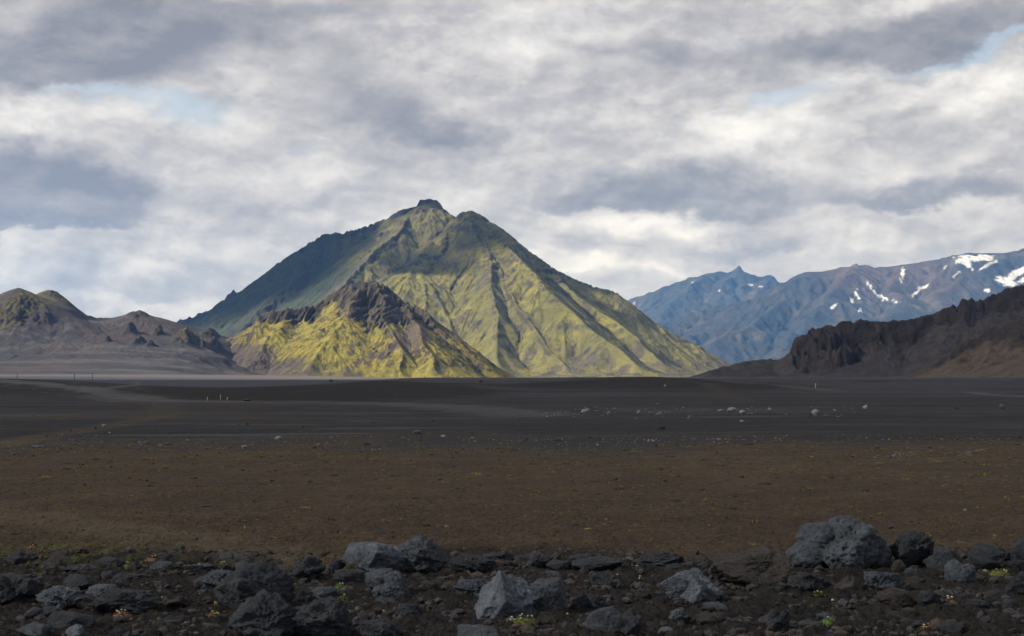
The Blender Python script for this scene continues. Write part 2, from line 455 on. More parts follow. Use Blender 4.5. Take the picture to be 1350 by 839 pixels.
# ---------------------------------------------------------------- dark craggy hill at the right
def right_hill():
    dx = 1.05
    x = np.arange(120, 800, dx); y = np.arange(560, 1700, dx*1.25)
    X, Y = np.meshgrid(x, y)
    L = lambda l, a, b: [P(u, v, a+(b-a)*i/(len(l)-1)) for i, (u, v) in enumerate(l)]
    low = L([(905, 503), (918, 500), (934, 493), (949, 481), (975, 475), (1004, 470), (1032, 471), (1060, 474)], 1120, 1300)
    main = L([(1036, 474), (1048, 454), (1061, 437), (1072, 430), (1085, 425), (1118, 419), (1150, 418), (1179, 420), (1207, 415), (1236, 408), (1252, 403), (1262, 396), (1273, 388), (1285, 392), (1297, 394), (1303, 388), (1325, 376), (1350, 372), (1400, 360), (1460, 350)], 1250, 1250)
    spur = L([(1470, 360), (1350, 408), (1325, 424), (1296, 440), (1268, 455), (1248, 468), (1215, 485), (1180, 500)], 1000, 1010)
    near_ = L([(1500, 380), (1440, 420), (1390, 460), (1345, 490), (1310, 508)], 830, 700)
    Z0, nr0, _ = ridge_field(X, Y, [(main, 0, 1, .5), (low, 0, 1, .5)])
    wf = sst(4, 40, nr0)
    wx = (fbm(X/70, Y/70, 4, 3, .4)*18)*wf; wy = (fbm(X/70, Y/70, 4, 9, .4)*18)*wf
    Z, near, cr = ridge_field(X+wx, Y+wy, [(main, 20, 1.4, .52), (low, 0, 1, .42), (spur, 17, 1.4, .5), (near_, 0, 1, .42)])
    # cliffs at the left end of the main ridge
    nose = L([(1040, 470), (1050, 452), (1062, 440), (1078, 432), (1100, 428)], 1240, 1225)
    Zn, nn, cn = ridge_field(X+wx, Y+wy, [(nose, 42, 1.25, .6)])
    cr = np.where(Zn > Z, cn, cr); Z = np.maximum(Z, Zn)
    Z = blur(Z, 1)
    k = 4.5
    Z = k*np.log1p(np.exp(np.clip(Z/k, -30, 60)))
    hi = sst(2, 18, Z)
    Z = Z+gullies(Z, X, Y, dx, 36, 1.6, 4, 25)*hi*(.3+.7*sst(4, 30, near))
    n1 = fbm(X/60, Y/60, 4, 31)
    cm = np.clip(cr+sst(.1, .4, n1+.18*sst(P(1110, 0, 1200)[0], P(1060, 0, 1200)[0], X)-.02)*.9*sst(P(1170, 0, 1200)[0], P(1100, 0, 1200)[0], X), 0, 1)
    cm = np.maximum(cm, sst(34, 14, near)*sst(-.2, .15, n1)*sst(P(1165, 0, 1100)[0], P(1210, 0, 1100)[0], X))
    cm = blur(cm, 4)*hi*sst(P(1020, 0, 1250)[0], P(1042, 0, 1250)[0], X)
    tz = Z/15+fbm(X/45, Y/45, 3, 177)*1.3
    st = tz-np.floor(tz); st = sst(.3, .7, st)-st
    inner = .05+.95*sst(2, 20, near)
    Z = Z+cm*(st*8+(ridged(X/26, Y/30, 5, 71, .6)-.62)*15+(ridged(X/10, Y/10, 4, 73)-.6)*8+fbm(X/5, Y/5, 3, 72)*3)*inner
    top = sst(12, 2, near)*sst(P(1325, 0, 1250)[0], P(1305, 0, 1250)[0], X)*sst(P(1225, 0, 1250)[0], P(1250, 0, 1250)[0], X)*hi
    Z = Z+top*(ridged(X/9, Y/9, 4, 75)-.6)*9
    Z = Z+fbm(X/9, Y/9, 4, 50)*1.5*hi+(ridged(X/22, Y/28, 4, 55)-.62)*6.5*hi*sst(-.1, .25, fbm(X/80, Y/80, 3, 56))-2.2
    Z = Z+(ridged(X/8, Y/12, 3, 57)-.6)*2.4*sst(10, 0, nr0)*hi*sst(P(1045, 0, 1250)[0], P(1065, 0, 1250)[0], X)
    sl, gx, gy = slope_of(Z, dx)
    n2 = fbm(X/9, Y/15, 5, 90, .65)
    col = mix(np.broadcast_to(C3(.046, .042, .046), Z.shape+(3,)), C3(.070, .057, .055), sst(-.1, .4, n2+n1*.4))
    bs = sst(-12, 16, (X-P(1190, 0, 900)[0])*.35-(Y-1010)*.35+n1*18)
    col = mix(col, C3(.105, .080, .060), bs*.8)
    col = mix(col, C3(.085, .078, .036), bs*sst(.15, .45, n2)*.5)
    col = mix(col, C3(.036, .031, .033), np.clip(cm*1.3, 0, 1)*sst(.35, .7, sl)*.9)
    col = mix(col, C3(.08, .06, .06), np.clip(cm*1.3, 0, 1)*sst(.15, .4, n2)*.5)
    col = mix(col, C3(.05, .045, .048), sst(P(1045, 0, 1250)[0], P(1030, 0, 1250)[0], X)*.8)
    return tag(build_field('hill', X, Y, Z, col, M_crag, .62), 'dark craggy hill with a brown slope at the right edge', 'hill', kind='structure')

# ---------------------------------------------------------------- far blue mountains
def far_ranges():
    # the nearer long range with snow
    dx = 15.
    D = 12000
    x = np.arange(700, 5600, dx); y = np.arange(9300, 13500, dx)
    X, Y = np.meshgrid(x, y)
    L = lambda l, a, b: [P(u, v, a+(b-a)*i/(len(l)-1)) for i, (u, v) in enumerate(l)]
    crest = L([(800, 482), (845, 448), (877, 426), (914, 411), (963, 402), (996, 388), (1028, 373), (1061, 357), (1085, 356), (1122, 348), (1145, 350), (1167, 350), (1207, 345), (1252, 337), (1273, 332), (1300, 332), (1326, 332), (1350, 325), (1400, 318), (1470, 322)], 11600, 12300)
    zt = 1000
    S = lambda l, s=.42, z=zt, Y0=D: [on_slope(a, b, Y0, z, s) for a, b in l]
    sp = [S([(1122, 350), (1105, 385), (1075, 420), (1040, 455), (1010, 485)]),
          S([(1061, 360), (1030, 395), (990, 425), (940, 455), (900, 485)], .40, 900),
          S([(1207, 348), (1190, 385), (1165, 425), (1130, 465)]),
          S([(1273, 338), (1262, 370), (1240, 400), (1230, 430), (1215, 470)]),
          S([(1340, 340), (1330, 370), (1310, 400), (1290, 440)]),
          S([(963, 405), (935, 425), (890, 450), (850, 480)], .38, 620, 11800)]
    Z0, near, _ = ridge_field(X, Y, [(crest, 0, 1, .4)])
    wf = sst(30, 300, near)
    wx = fbm(X/900, Y/900, 4, 3)*230*wf; wy = fbm(X/900, Y/900, 4, 9)*230*wf
    Z, near, cr = ridge_field(X+wx, Y+wy, [(crest, 0, 1, .46)]+[(q, 0, 1, .5) for q in sp])
    Z = blur(Z, 2)
    k = 60.
    Z = k*np.log1p(np.exp(np.clip(Z/k, -30, 60)))
    hi = sst(20, 200, Z)
    Z = Z+gullies(Z, X, Y, dx, 420, 40, 5, 35)*hi*(.2+.8*sst(30, 250, near))
    cm = sst(.0, .35, fbm(X/700, Y/700, 4, 40)+sst(2600, 1400, X)*.3)
    tz = Z/120+fbm(X/900, Y/900, 3, 77)*.8
    st = tz-np.floor(tz); st = sst(.25, .75, st)-st
    Z = Z+cm*hi*(st*40+(ridged(X/170, Y/170, 4, 50)-.62)*70)+fbm(X/90, Y/90, 4, 60)*10*hi*(.3+.7*sst(10, 100, near))-8
    sl, gx, gy = slope_of(Z, dx)
    n1 = fbm(X/600, Y/600, 5, 80); n2 = fbm(X/110, Y/150, 5, 90, .6)
    col = mix(np.broadcast_to(C3(.062, .068, .074), Z.shape+(3,)), C3(.11, .10, .09), sst(-.1, .35, n1+n2*.5))
    red = sst(P(1040, 0, D)[0], P(1110, 0, D)[0], X)*sst(P(1300, 0, D)[0], P(1200, 0, D)[0], X)*sst(500, 800, Z+n2*200)
    col = mix(col, C3(.18, .13, .105), red*.7)
    pale = sst(.1, .4, n2+n1*.3)*sst(P(1060, 0, D)[0], P(1150, 0, D)[0], X)*.6
    col = mix(col, C3(.20, .175, .155), pale)
    # lasting snow fields, each lying where the range holds one: (px, py, half length, half width, tilt)
    snow = np.zeros(Z.shape)
    u = 675+X/Y*F; v = HY-(Z-EYE)/Y*F       # bearing and height angle of every point, to place the fields on the range
    uu = u+fbm(X/120, Y/120, 4, 7)*5; vv = v+fbm(X/120, Y/120, 4, 8)*4
    for (a, b, l, w, t) in [(1285, 341, 31, 4.5, -4), (1268, 346, 14, 4, 20), (1302, 350, 17, 2.2, -32), (1340, 361, 22, 4.5, -32), (1325, 371, 15, 5.5, 10), (1349, 369, 9, 4, -20),
                            (1190, 362, 10, 1.7, 100), (1186, 372, 6, 1.2, 80), (1152, 383, 16, 1.5, 50), (1165, 394, 8, 1.2, 45), (1130, 388, 7, 1.5, 75), (1208, 386, 9, 1.8, -45), (1219, 378, 8, 1.8, -20),
                            (1097, 405, 6, 1.8, -35), (1122, 396, 5, 1.2, 60), (1301, 384, 5, 2, 10), (1247, 352, 6, 1.0, -60), (1181, 398, 6, 1.3, 20), (1262, 361, 7, 1.0, -40), (1281, 356, 5, .9, -60), (1135, 409, 4, 1, 30)]:
        ct, s_ = math.cos(R(t)), math.sin(R(t))
        du, dv = uu-a, vv-b
        e = np.hypot((du*ct+dv*s_)/l, (-du*s_+dv*ct)/w)
        snow = np.maximum(snow, sst(1.1, .8, e+n2*.7+.05))
    col = mix(col, C3(.66, .68, .72), snow)
    a = tag(build_field('mountain', X, Y, Z, np.where(snow[..., None] > .5, col, col*.62), M_far), 'long far blue mountain range with white snow fields at the right', 'mountain', kind='structure')
    # the farther jagged massif behind it
    D = 15500; dx = 18.
    x = np.arange(900, 3900, dx); y = np.arange(13200, 17200, dx)
    X, Y = np.meshgrid(x, y)
    crest = L([(790, 425), (826, 395), (861, 382), (894, 370), (910, 364), (926, 361), (943, 357), (958, 357), (967, 356), (971, 354), (974, 350), (977, 354), (984, 357), (1000, 362), (1016, 361), (1027, 371), (1050, 385), (1120, 420)], 15300, 15600)
    S = lambda l, s=.45, z=1200, Y0=15500: [on_slope(a_, b_, Y0, z, s) for a_, b_ in l]
    sp = [S([(974, 354), (955, 385), (930, 410), (905, 440)]), S([(926, 362), (905, 385), (880, 410), (855, 440)]), S([(1010, 363), (1000, 390), (985, 420)]), S([(880, 376), (860, 400), (835, 430)], .45, 1000)]
    Z0, near, _ = ridge_field(X, Y, [(crest, 0, 1, .5)])
    wf = sst(30, 300, near)
    wx = fbm(X/900, Y/900, 4, 13)*220*wf; wy = fbm(X/900, Y/900, 4, 19)*220*wf
    Z, near, cr = ridge_field(X+wx, Y+wy, [(crest, 120, .95, .5), (L([(969, 358), (973, 351), (974, 346), (976, 351), (980, 358)], 15400, 15400), 100, 2.2, .6)]+[(q, 0, 1, .55) for q in sp])
    Z = blur(Z, 1)
    k = 60.
    Z = k*np.log1p(np.exp(np.clip(Z/k, -30, 60)))
    hi = sst(20, 200, Z)
    Z = Z+gullies(Z, X, Y, dx, 480, 38, 5, 45)*hi*(.25+.75*sst(30, 250, near))
    Z = Z+(ridged(X/190, Y/190, 4, 50)-.62)*70*hi*(.5+.5*sst(10, 100, near))-8
    n1 = fbm(X/600, Y/600, 5, 81); n2 = fbm(X/110, Y/150, 5, 91, .6)
    col = mix(np.broadcast_to(C3(.07, .075, .07), Z.shape+(3,)), C3(.12, .11, .10), sst(-.1, .35, n1+n2*.5))
    snow = np.zeros(Z.shape)
    u = 675+X/Y*F; v = HY-(Z-EYE)/Y*F
    for (a_, b_, l, w, t) in [(989, 376, 3.4, 1.4, 20), (1004, 378, 3, .8, 0), (947, 384, 2.4, .7, 0), (837, 399, 3, .8, -30), (913, 372, 1.2, .9, 0)]:
        ct, s_ = math.cos(R(t)), math.sin(R(t))
        du, dv = u-a_, v-b_
        snow = np.maximum(snow, sst(1.15, .85, np.hypot((du*ct+dv*s_)/l, (-du*s_+dv*ct)/w)+n2*.3))
    col = mix(col, C3(.66, .68, .72), snow)
    tag(build_field('mountain', X, Y, Z, np.where(snow[..., None] > .5, col, col*.62), M_far), 'farthest hazy blue massif with a jagged pinnacle, between the green mountain and the snowy range', 'mountain', kind='structure')

# ------------------------------------------------------------------ the plain
def gz(x, y):
    """height of the plain"""
    x = np.asarray(x, float); y = np.asarray(y, float)
    ys = np.maximum(y, 1.)
    px = 675+x/ys*F
    z = fbm(x/3.1, y/4.3, 3, 101)*.07*sst(60, 20, y)+fbm(x/22, y/40, 3, 105)*.13*sst(8, 40, y)
    z = z+fbm(x/140, y/200, 3, 109)*.5*sst(120, 400, y)
    # knoll at the left with a pale gravel crest
    z = z+1.75*np.exp(-((x+62)/24)**2-((y-168)/22)**2)*1.12
    # plateau bank in the middle distance, dark ash mound to its right
    z = z+(1.48+.30*fbm(x/30, y/60, 3, 111))*sst(175, 300, y+fbm(x/25, y/50, 3, 113)*40)*sst(-52, -18, x+(y-200)*.05)*sst(1500, 900, y)
    z = z+1.15*np.exp(-((x-24)/19)**2-((y-245)/38)**2)
    z = z+1.15*np.exp(-((x+21)/13)**2-((y-188)/40)**2)
    # gentle rise towards the ash hills, hollow in front of the right hill
    z = z+4.6*sst(600, 1700, y)*sst(-150, -420, x)
    return z

def ray_ground(px, py):
    """where the sight line through a photo pixel meets the plain"""
    Y = EYE*F/max(py-HY, 1.)
    lo = 6.; Ys = np.geomspace(8, 1500, 5000)
    xs = (px-675)/F*Ys; zs = EYE-(py-HY)/F*Ys
    g = gz(xs, Ys)
    hit = np.nonzero(g >= zs)[0]
    i = hit[0] if len(hit) else len(Ys)-1
    return xs[i], Ys[i], g[i]

def seg_mask(X, Y, pts, w):
    """1 on the line through pts = [(x,y)], falling to 0 at distance w"""
    m = np.zeros(X.shape)
    for a, b in zip(pts[:-1], pts[1:]):
        ex, ey = b[0]-a[0], b[1]-a[1]; L = ex*ex+ey*ey+1e-9
        t = np.clip(((X-a[0])*ex+(Y-a[1])*ey)/L, 0, 1)
        m = np.maximum(m, 1-np.hypot(X-a[0]-t*ex, Y-a[1]-t*ey)/w)
    return np.clip(m, 0, 1)

def ground():
    rows = np.concatenate([[-17500, -3000, -300, -40, -5, 2, 6], np.geomspace(8, 60, 620), np.geomspace(60.5, 1500, 460)[1:], np.geomspace(1520, 17500, 90)])
    nc = 900
    u = np.linspace(-1, 1, nc); u = np.sign(u)*np.abs(u)
    hw = .46*np.maximum(rows, 0)+3.0
    X = u[None, :]*hw[:, None]; Y = np.repeat(rows[:, None], nc, 1)
    # outer columns reach far to the sides
    for k, far in ((0, -17000), (1, -2500)):
        X[:, k] = np.minimum(X[:, k]*1.0, X[:, 2]-abs(far)*np.ones(len(rows)))
        X[:, -1-k] = -X[:, k]
    Z = gz(X, Y)
    px = 675+X/np.maximum(Y, 1)*F
    near = sst(45, 14, Y)*(Y > 5)
    stony = sst(18.5, 16.2, Y+fbm(X/1.7, Y/1.7, 3, 200)*1.6)
    peb = np.zeros(Z.shape)
    sel = slice(6, 640)
    xs, ys = X[sel], Y[sel]
    a = fbm(xs/.35, ys/.45, 4, 210)*.045+ridged(xs/.13, ys/.13, 3, 215)*.022
    b = np.maximum(fbm(xs/.055, ys/.07, 2, 220)-.05, 0)*.05
    Z[sel] += a*stony[sel]*1.5+a*.42*near[sel]+b*near[sel]
    # ---- surface colours
    sh = Z.shape+(3,)
    st = fbm(X/(1.2+Y*.09), Y/(2.2+Y*.20), 5, 230)          # patches
    st2 = fbm(X/9, Y/9, 5, 236, .6)
    fine = fbm(X/.5, Y/.5, 3, 240)*sst(60, 25, Y)
    BROWN = C3(.086, .060, .041); GREY = C3(.044, .045, .052); DARK = C3(.058, .052, .052); SOIL = C3(.031, .028, .028)
    col = np.broadcast_to(BROWN, sh)
    col = mix(col, SOIL, stony)
    col = mix(col, C3(.118, .086, .052), sst(.05, .45, st2+fine*.4)*.45*(1-stony))
    yb = Y*(1+.22*st-.10*sst(700, 1250, px))
    g1 = sst(38, 50, yb+2*st2)*sst(95, 66, Y+st*20)              # blue-grey gravel flat
    col = mix(col, GREY, g1*sst(-.25, .15, st2+.15+.25*sst(600, 1100, px)))
    g2 = sst(66, 84, Y+st*20)
    col = mix(col, mix(np.broadcast_to(C3(.064, .054, .052), sh), C3(.042, .043, .052), sst(-.15, .25, st2+.2*sst(60, 200, Y))), g2)
    g3 = sst(125, 170, Y+st*20)
    col = mix(col, C3(.088, .086, .094), g3*.9)
    stp = fbm(X/48, Y/7, 4, 291, .6)*sst(40, 55, Y)*sst(150, 110, Y)+fbm(X/80, Y/22, 4, 295, .6)*sst(110, 150, Y)*sst(900, 600, Y)
    col = mix(col, C3(.105, .078, .060), sst(.05, .35, stp)*.8)
    col = mix(col, C3(.030, .029, .034), sst(-.03, -.3, stp)*.8)
    col = mix(col, C3(.15, .14, .135), sst(.16, .4, fbm(X/20, Y/4.5, 4, 298, .65))*sst(48, 56, Y)*sst(130, 90, Y)*.75)
    # pale gravel crests of the middle distance
    cr = [ray_ground(a_, b_)[:2] for a_, b_ in ((150, 522), (190, 529), (330, 530), (470, 531), (560, 534), (640, 540), (700, 547))]
    m = seg_mask(X, Y+fbm(X/8, Y/8, 3, 260)*3, cr, 5)
    col = mix(col, C3(.18, .168, .17), sst(0, .55, m+fbm(X/3, Y/4, 4, 262, .7)*.9)*.62*sst(.0, .2, m))
    kn = np.exp(-((X+56)/26)**2-((Y-160)/26)**2)
    kc = [ray_ground(a_, b_)[:2] for a_, b_ in ((-60, 500), (0, 502), (50, 506), (110, 512), (160, 520), (205, 528), (300, 530))]
    col = mix(col, C3(.040, .038, .042), sst(.3, .7, kn)*.7)
    col = mix(col, C3(.30, .27, .25), sst(0, .6, seg_mask(X, Y+fbm(X/6, Y/6, 3, 265)*2, kc, 3.2)+fbm(X/2, Y/3, 4, 266, .7)*.8)*.6*sst(0, .1, seg_mask(X, Y, kc, 7)))
    bank = np.exp(-((X+21)/16)**2-((Y-178)/46)**2)*1.2
    col = mix(col, C3(.014, .012, .014), sst(.10, .4, bank+st2*.2)*.85)
    md = np.exp(-((X-24)/24)**2-((Y-225)/34)**2)
    col = mix(col, C3(.020, .017, .019), sst(.2, .6, md+st2*.15)*.85)
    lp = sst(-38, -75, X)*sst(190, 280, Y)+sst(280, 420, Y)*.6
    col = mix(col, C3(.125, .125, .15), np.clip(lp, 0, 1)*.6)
    # pale stony streaks among the boulders of the middle distance
    rb = np.exp(-((Y-92)/9)**2)*sst(3, 8, X)*sst(24, 16, X)
    col = mix(col, C3(.12, .11, .11), sst(.05, .35, rb*.5+fbm(X/1.6, Y/3, 4, 270)-.1)*rb*.7)
    # moss film
    mo = sst(.14, .42, fbm(X/.9, Y/1.6, 4, 280)+fine*.3-.10)*sst(60, 30, Y)*(1-stony*.75)
    col = mix(col, C3(.12, .105, .032), mo*.42)
    lm = sst(-3.6, -5.2, X+fbm(X/1.2, Y/1.2, 3, 283)*1.2)*sst(15.6, 16.6, Y)*sst(19.5, 18., Y)
    col = mix(col, C3(.105, .115, .035), lm*sst(-.2, .2, fbm(X/.3, Y/.5, 4, 285))*.8)
    lr = sst(30, 42, Y)*sst(75, 55, Y)*sst(.1, .35, st)
    # ---- tracks: beaten, paler earth
    for pts, w, c, k in ((((-40, 676), (60, 684), (150, 697), (260, 714), (350, 728), (450, 748)), .95, C3(.125, .098, .064), .85),
                         (((-10, 589), (60, 575), (120, 566), (175, 556), (214, 549)), 1.2, C3(.15, .105, .062), .6),
                         (((214, 551), (212, 546), (216, 540), (222, 534), (214, 531)), 2.0, C3(.13, .098, .064), .45),
                         (((130, 515), (180, 508), (181, 505), (160, 500), (156, 498)), 1.0, C3(.20, .17, .15), .8),
                         (((134, 519), (170, 521), (205, 522)), 1.0, C3(.19, .165, .14), .6),
                         (((960, 503), (1000, 506), (1050, 511), (1105, 516)), 2.4, C3(.16, .145, .13), .6),
                         (((1280, 517), (1330, 522), (1400, 527)), 1.8, C3(.19, .165, .135), .8),
                         (((930, 505), (948, 514), (960, 524), (990, 532)), 2.2, C3(.085, .068, .05), .7)):
        g = [ray_ground(a_, b_)[:2] for a_, b_ in pts]
        m = seg_mask(X, Y, g, w)
        col = mix(col, c, sst(0, .6, m+fbm(X/.6, Y/.8, 3, 290)*.25*(m > 0))*k)
    far = sst(900, 1700, Y)
    col = mix(col, C3(.070, .066, .072), far)
    cen = far*sst(-420, -200, X)
    col = mix(col, C3(.115, .105, .080), cen)
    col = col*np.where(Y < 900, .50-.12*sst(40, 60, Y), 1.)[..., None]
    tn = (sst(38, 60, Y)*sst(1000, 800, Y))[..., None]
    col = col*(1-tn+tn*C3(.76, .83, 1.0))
    V = np.stack([X, Y, Z], -1).reshape(-1, 3)
    m, t, b = base_mat('plain_surface', .95, .12)
    at = t.new('ShaderNodeAttribute', attribute_name='albedo')
    geo = t.new('ShaderNodeNewGeometry').outputs['Position']
    n1 = t.noise(geo, 38, 3, .7); n2 = t.noise(geo, 5, 5, .7); n3 = t.noise(geo, .5, 6, .7)
    k = t.math('ADD', t.math('ADD', t.math('MULTIPLY', n1, .3), t.math('MULTIPLY', n2, .35)), t.math('MULTIPLY', n3, .35))
    f = t.new('ShaderNodeMapRange', ins={0: k, 1: .35, 2: .66, 3: .4, 4: 1.65}).outputs[0]
    vm = t.vm('MULTIPLY', at.outputs['Color']); t.l.new(f, vm.inputs[1])
    t.l.new(vm.outputs[0], b.inputs['Base Color'])
    bp = t.new('ShaderNodeBump', ins={'Strength': .9, 'Distance': .03, 'Height': t.math('ADD', n1, n2)})
    bp2 = t.new('ShaderNodeBump', ins={'Strength': .8, 'Distance': .7, 'Height': n3}); t.l.new(bp.outputs[0], bp2.inputs['Normal'])
    t.l.new(bp2.outputs[0], b.inputs['Normal'])
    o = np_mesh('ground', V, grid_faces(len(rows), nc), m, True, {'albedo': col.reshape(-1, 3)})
    return tag(o, 'dark volcanic plain of brown soil and grey gravel', 'ground', kind='structure')

# ------------------------------------------------------------------ rocks
def rock_mat(name, lo, mid, hi, bump=1.0, dust=.35):
    m, t, b = base_mat(name, .85, .3)
    tc = t.new('ShaderNodeTexCoord').outputs['Object']
    oi = t.new('ShaderNodeObjectInfo').outputs['Random']
    off = t.vm('SCALE', t.vm('ADD', tc, None).outputs[0]); off.inputs['Scale'].default_value = 1
    cx = t.new('ShaderNodeCombineXYZ', ins={0: t.math('MULTIPLY', oi, 37), 1: t.math('MULTIPLY', oi, 91), 2: oi})
    p = t.vm('ADD', tc, cx.outputs[0]).outputs[0]
    n1 = t.noise(p, 4, 6, .65, .3); n2 = t.noise(p, 22, 5, .7); n3 = t.noise(p, 80, 3, .6)
    k = t.math('ADD', t.math('MULTIPLY', n1, .6), t.math('MULTIPLY', n2, .4))
    c = t.ramp(k, [(.33, lo), (.5, mid), (.66, hi)])
    # rusty soil dust that settled on flat tops
    nz = t.new('ShaderNodeSeparateXYZ', ins={0: t.new('ShaderNodeNewGeometry').outputs['Normal']}).outputs['Z']
    du = t.math('MULTIPLY', t.math('MULTIPLY', t.math('SUBTRACT', n1, .45, clamp=True), 4, clamp=True), dust, clamp=True)
    du = t.math('MULTIPLY', du, t.math('MULTIPLY', t.math('SUBTRACT', nz, .3, clamp=True), 1.6, clamp=True), clamp=True)
    c = t.mixc(du, c, (.060, .047, .040))
    c = t.mixc(1., c, (.90, .95, 1.02), 'MULTIPLY')
    t.l.new(c, b.inputs['Base Color'])
    h = t.math('ADD', t.math('MULTIPLY', n2, 1.0), t.math('MULTIPLY', n3, .35))
    bp = t.new('ShaderNodeBump', ins={'Strength': bump, 'Distance': .055, 'Height': h})
    t.l.new(bp.outputs[0], b.inputs['Normal'])
    return m

RM = {'pale': rock_mat('pale_basalt', (.040, .047, .058), (.095, .108, .128), (.19, .21, .24), 1., .2),
      'grey': rock_mat('grey_basalt', (.026, .031, .039), (.060, .069, .083), (.13, .142, .164), 1.0, .25),
      'dark': rock_mat('dark_lava', (.013, .015, .019), (.030, .034, .042), (.065, .072, .086), 1.0, .35),
      'brown': rock_mat('rusty_lava', (.020, .017, .017), (.042, .034, .032), (.075, .060, .055), 1.0, .5),
      'white': rock_mat('pale_boulder_stone', (.09, .09, .09), (.18, .18, .19), (.28, .28, .29), .8, .1)}

_ICO = {}
def ico(sub):
    if sub not in _ICO:
        bm = bmesh.new(); bmesh.ops.create_icosphere(bm, subdivisions=sub, radius=1)
        V = np.array([v.co[:] for v in bm.verts]); Fc = np.array([[v.index for v in f.verts] for f in bm.faces]); bm.free()
        V /= np.linalg.norm(V, axis=1)[:, None]
        _ICO[sub] = (V, Fc)
    return _ICO[sub]

name_big = False
def rock_verts(seed, w, d, h, sub=5, kind='angular', lobes=None, rough=1.0):
    rg = np.random.RandomState(seed)
    D, Fc = ico(sub)
    if name_big: rough = .95
    if lobes is None:
        n = {'angular': 3, 'lumpy': 7, 'clinker': 9, 'slab': 2}[kind]
        lobes = [(rg.uniform(-.55, .55), rg.uniform(-.4, .4), rg.uniform(-.25, .40), rg.uniform(.35, .68)) for _ in range(n)]+[(0, 0, 0, .62)]
    r = np.full(len(D), .05)
    for (a, b, c, q) in lobes:
        cc = np.array([a, b, c]); dc = D@cc
        disc = dc*dc-(cc@cc)+q*q
        ok = disc > 0
        rr = np.where(ok, dc+np.sqrt(np.maximum(disc, 0)), 0)
        r = np.maximum(r, rr)
    if kind in ('angular', 'slab', 'clinker') and not name_big:
        def hull(npt, flat=.0):
            while True:
                q = rg.normal(size=(npt, 3)); q /= np.linalg.norm(q, axis=1)[:, None]
                q *= rg.uniform(.62, 1.12, (npt, 1)); q[:, 2] *= .9
                if flat: q[:, 2] = np.clip(q[:, 2], -flat, flat)
                bm = bmesh.new()
                for c in q: bm.verts.new(c)
                bmesh.ops.convex_hull(bm, input=bm.verts)
                bm.normal_update()
                N = np.array([f.normal[:] for f in bm.faces]); Cc = np.array([f.calc_center_median()[:] for f in bm.faces]); bm.free()
                k = (N*Cc).sum(1)
                if k.min() > .16: break
            dn = D@N.T
            return np.where(dn > 1e-3, k[None]/np.maximum(dn, 1e-3), 9).min(1)
        hs = {'angular': [(13, 0), (9, 0)], 'slab': [(16, .7)], 'clinker': [(11, 0), (10, 0), (9, 0)]}[kind]
        r = np.maximum.reduce([hull(*h)*(1 if n == 0 else .93) for n, h in enumerate(hs)])
    P0 = D*r[:, None]
    P0 = P0+D*(fbm3(P0*1.6+rg.uniform(-50, 50, 3), 3, 3)*({'angular': .09, 'slab': .09, 'lumpy': .22, 'clinker': .20}[kind]*rough))[:, None]
    if kind == 'lumpy' and not name_big:
        for _ in range(7):
            nrm = rg.normal(size=3); nrm /= np.linalg.norm(nrm)
            pn = P0@nrm; off = np.max(pn)*rg.uniform(.72, .92); over = pn > off
            P0[over] -= nrm[None]*((pn[over]-off)*.9)[:, None]
    o = rg.uniform(-50, 50, 3)
    am = {'angular': .075, 'slab': .07, 'lumpy': .11, 'clinker': .17}[kind]*rough
    dis = ridged3(P0*3.0+o, 4, 9, .55)*am*.9
    if sub >= 4: dis = dis+ridged3(P0*8+o, 3, 19, .6)*am*.42-np.maximum(fbm3(P0*11+o, 2, 29)-.10, 0)*am*1.5
    P0 = P0+D*dis[:, None]
    # bring to the wanted size
    mn, mx = P0.min(0), P0.max(0)
    P0 = (P0-(mn+mx)/2)/(mx-mn)*np.array([w, d, h])
    return P0, Fc

def rock_obj(name, seed, w, d, h, mat, sub=5, kind='angular', lobes=None, rough=1.0):
    V, Fc = rock_verts(seed, w, d, h, sub, kind, lobes, rough)
    V = V+np.array([0, 0, h*.5])
    return np_mesh(name, V, Fc, RM[mat], True)

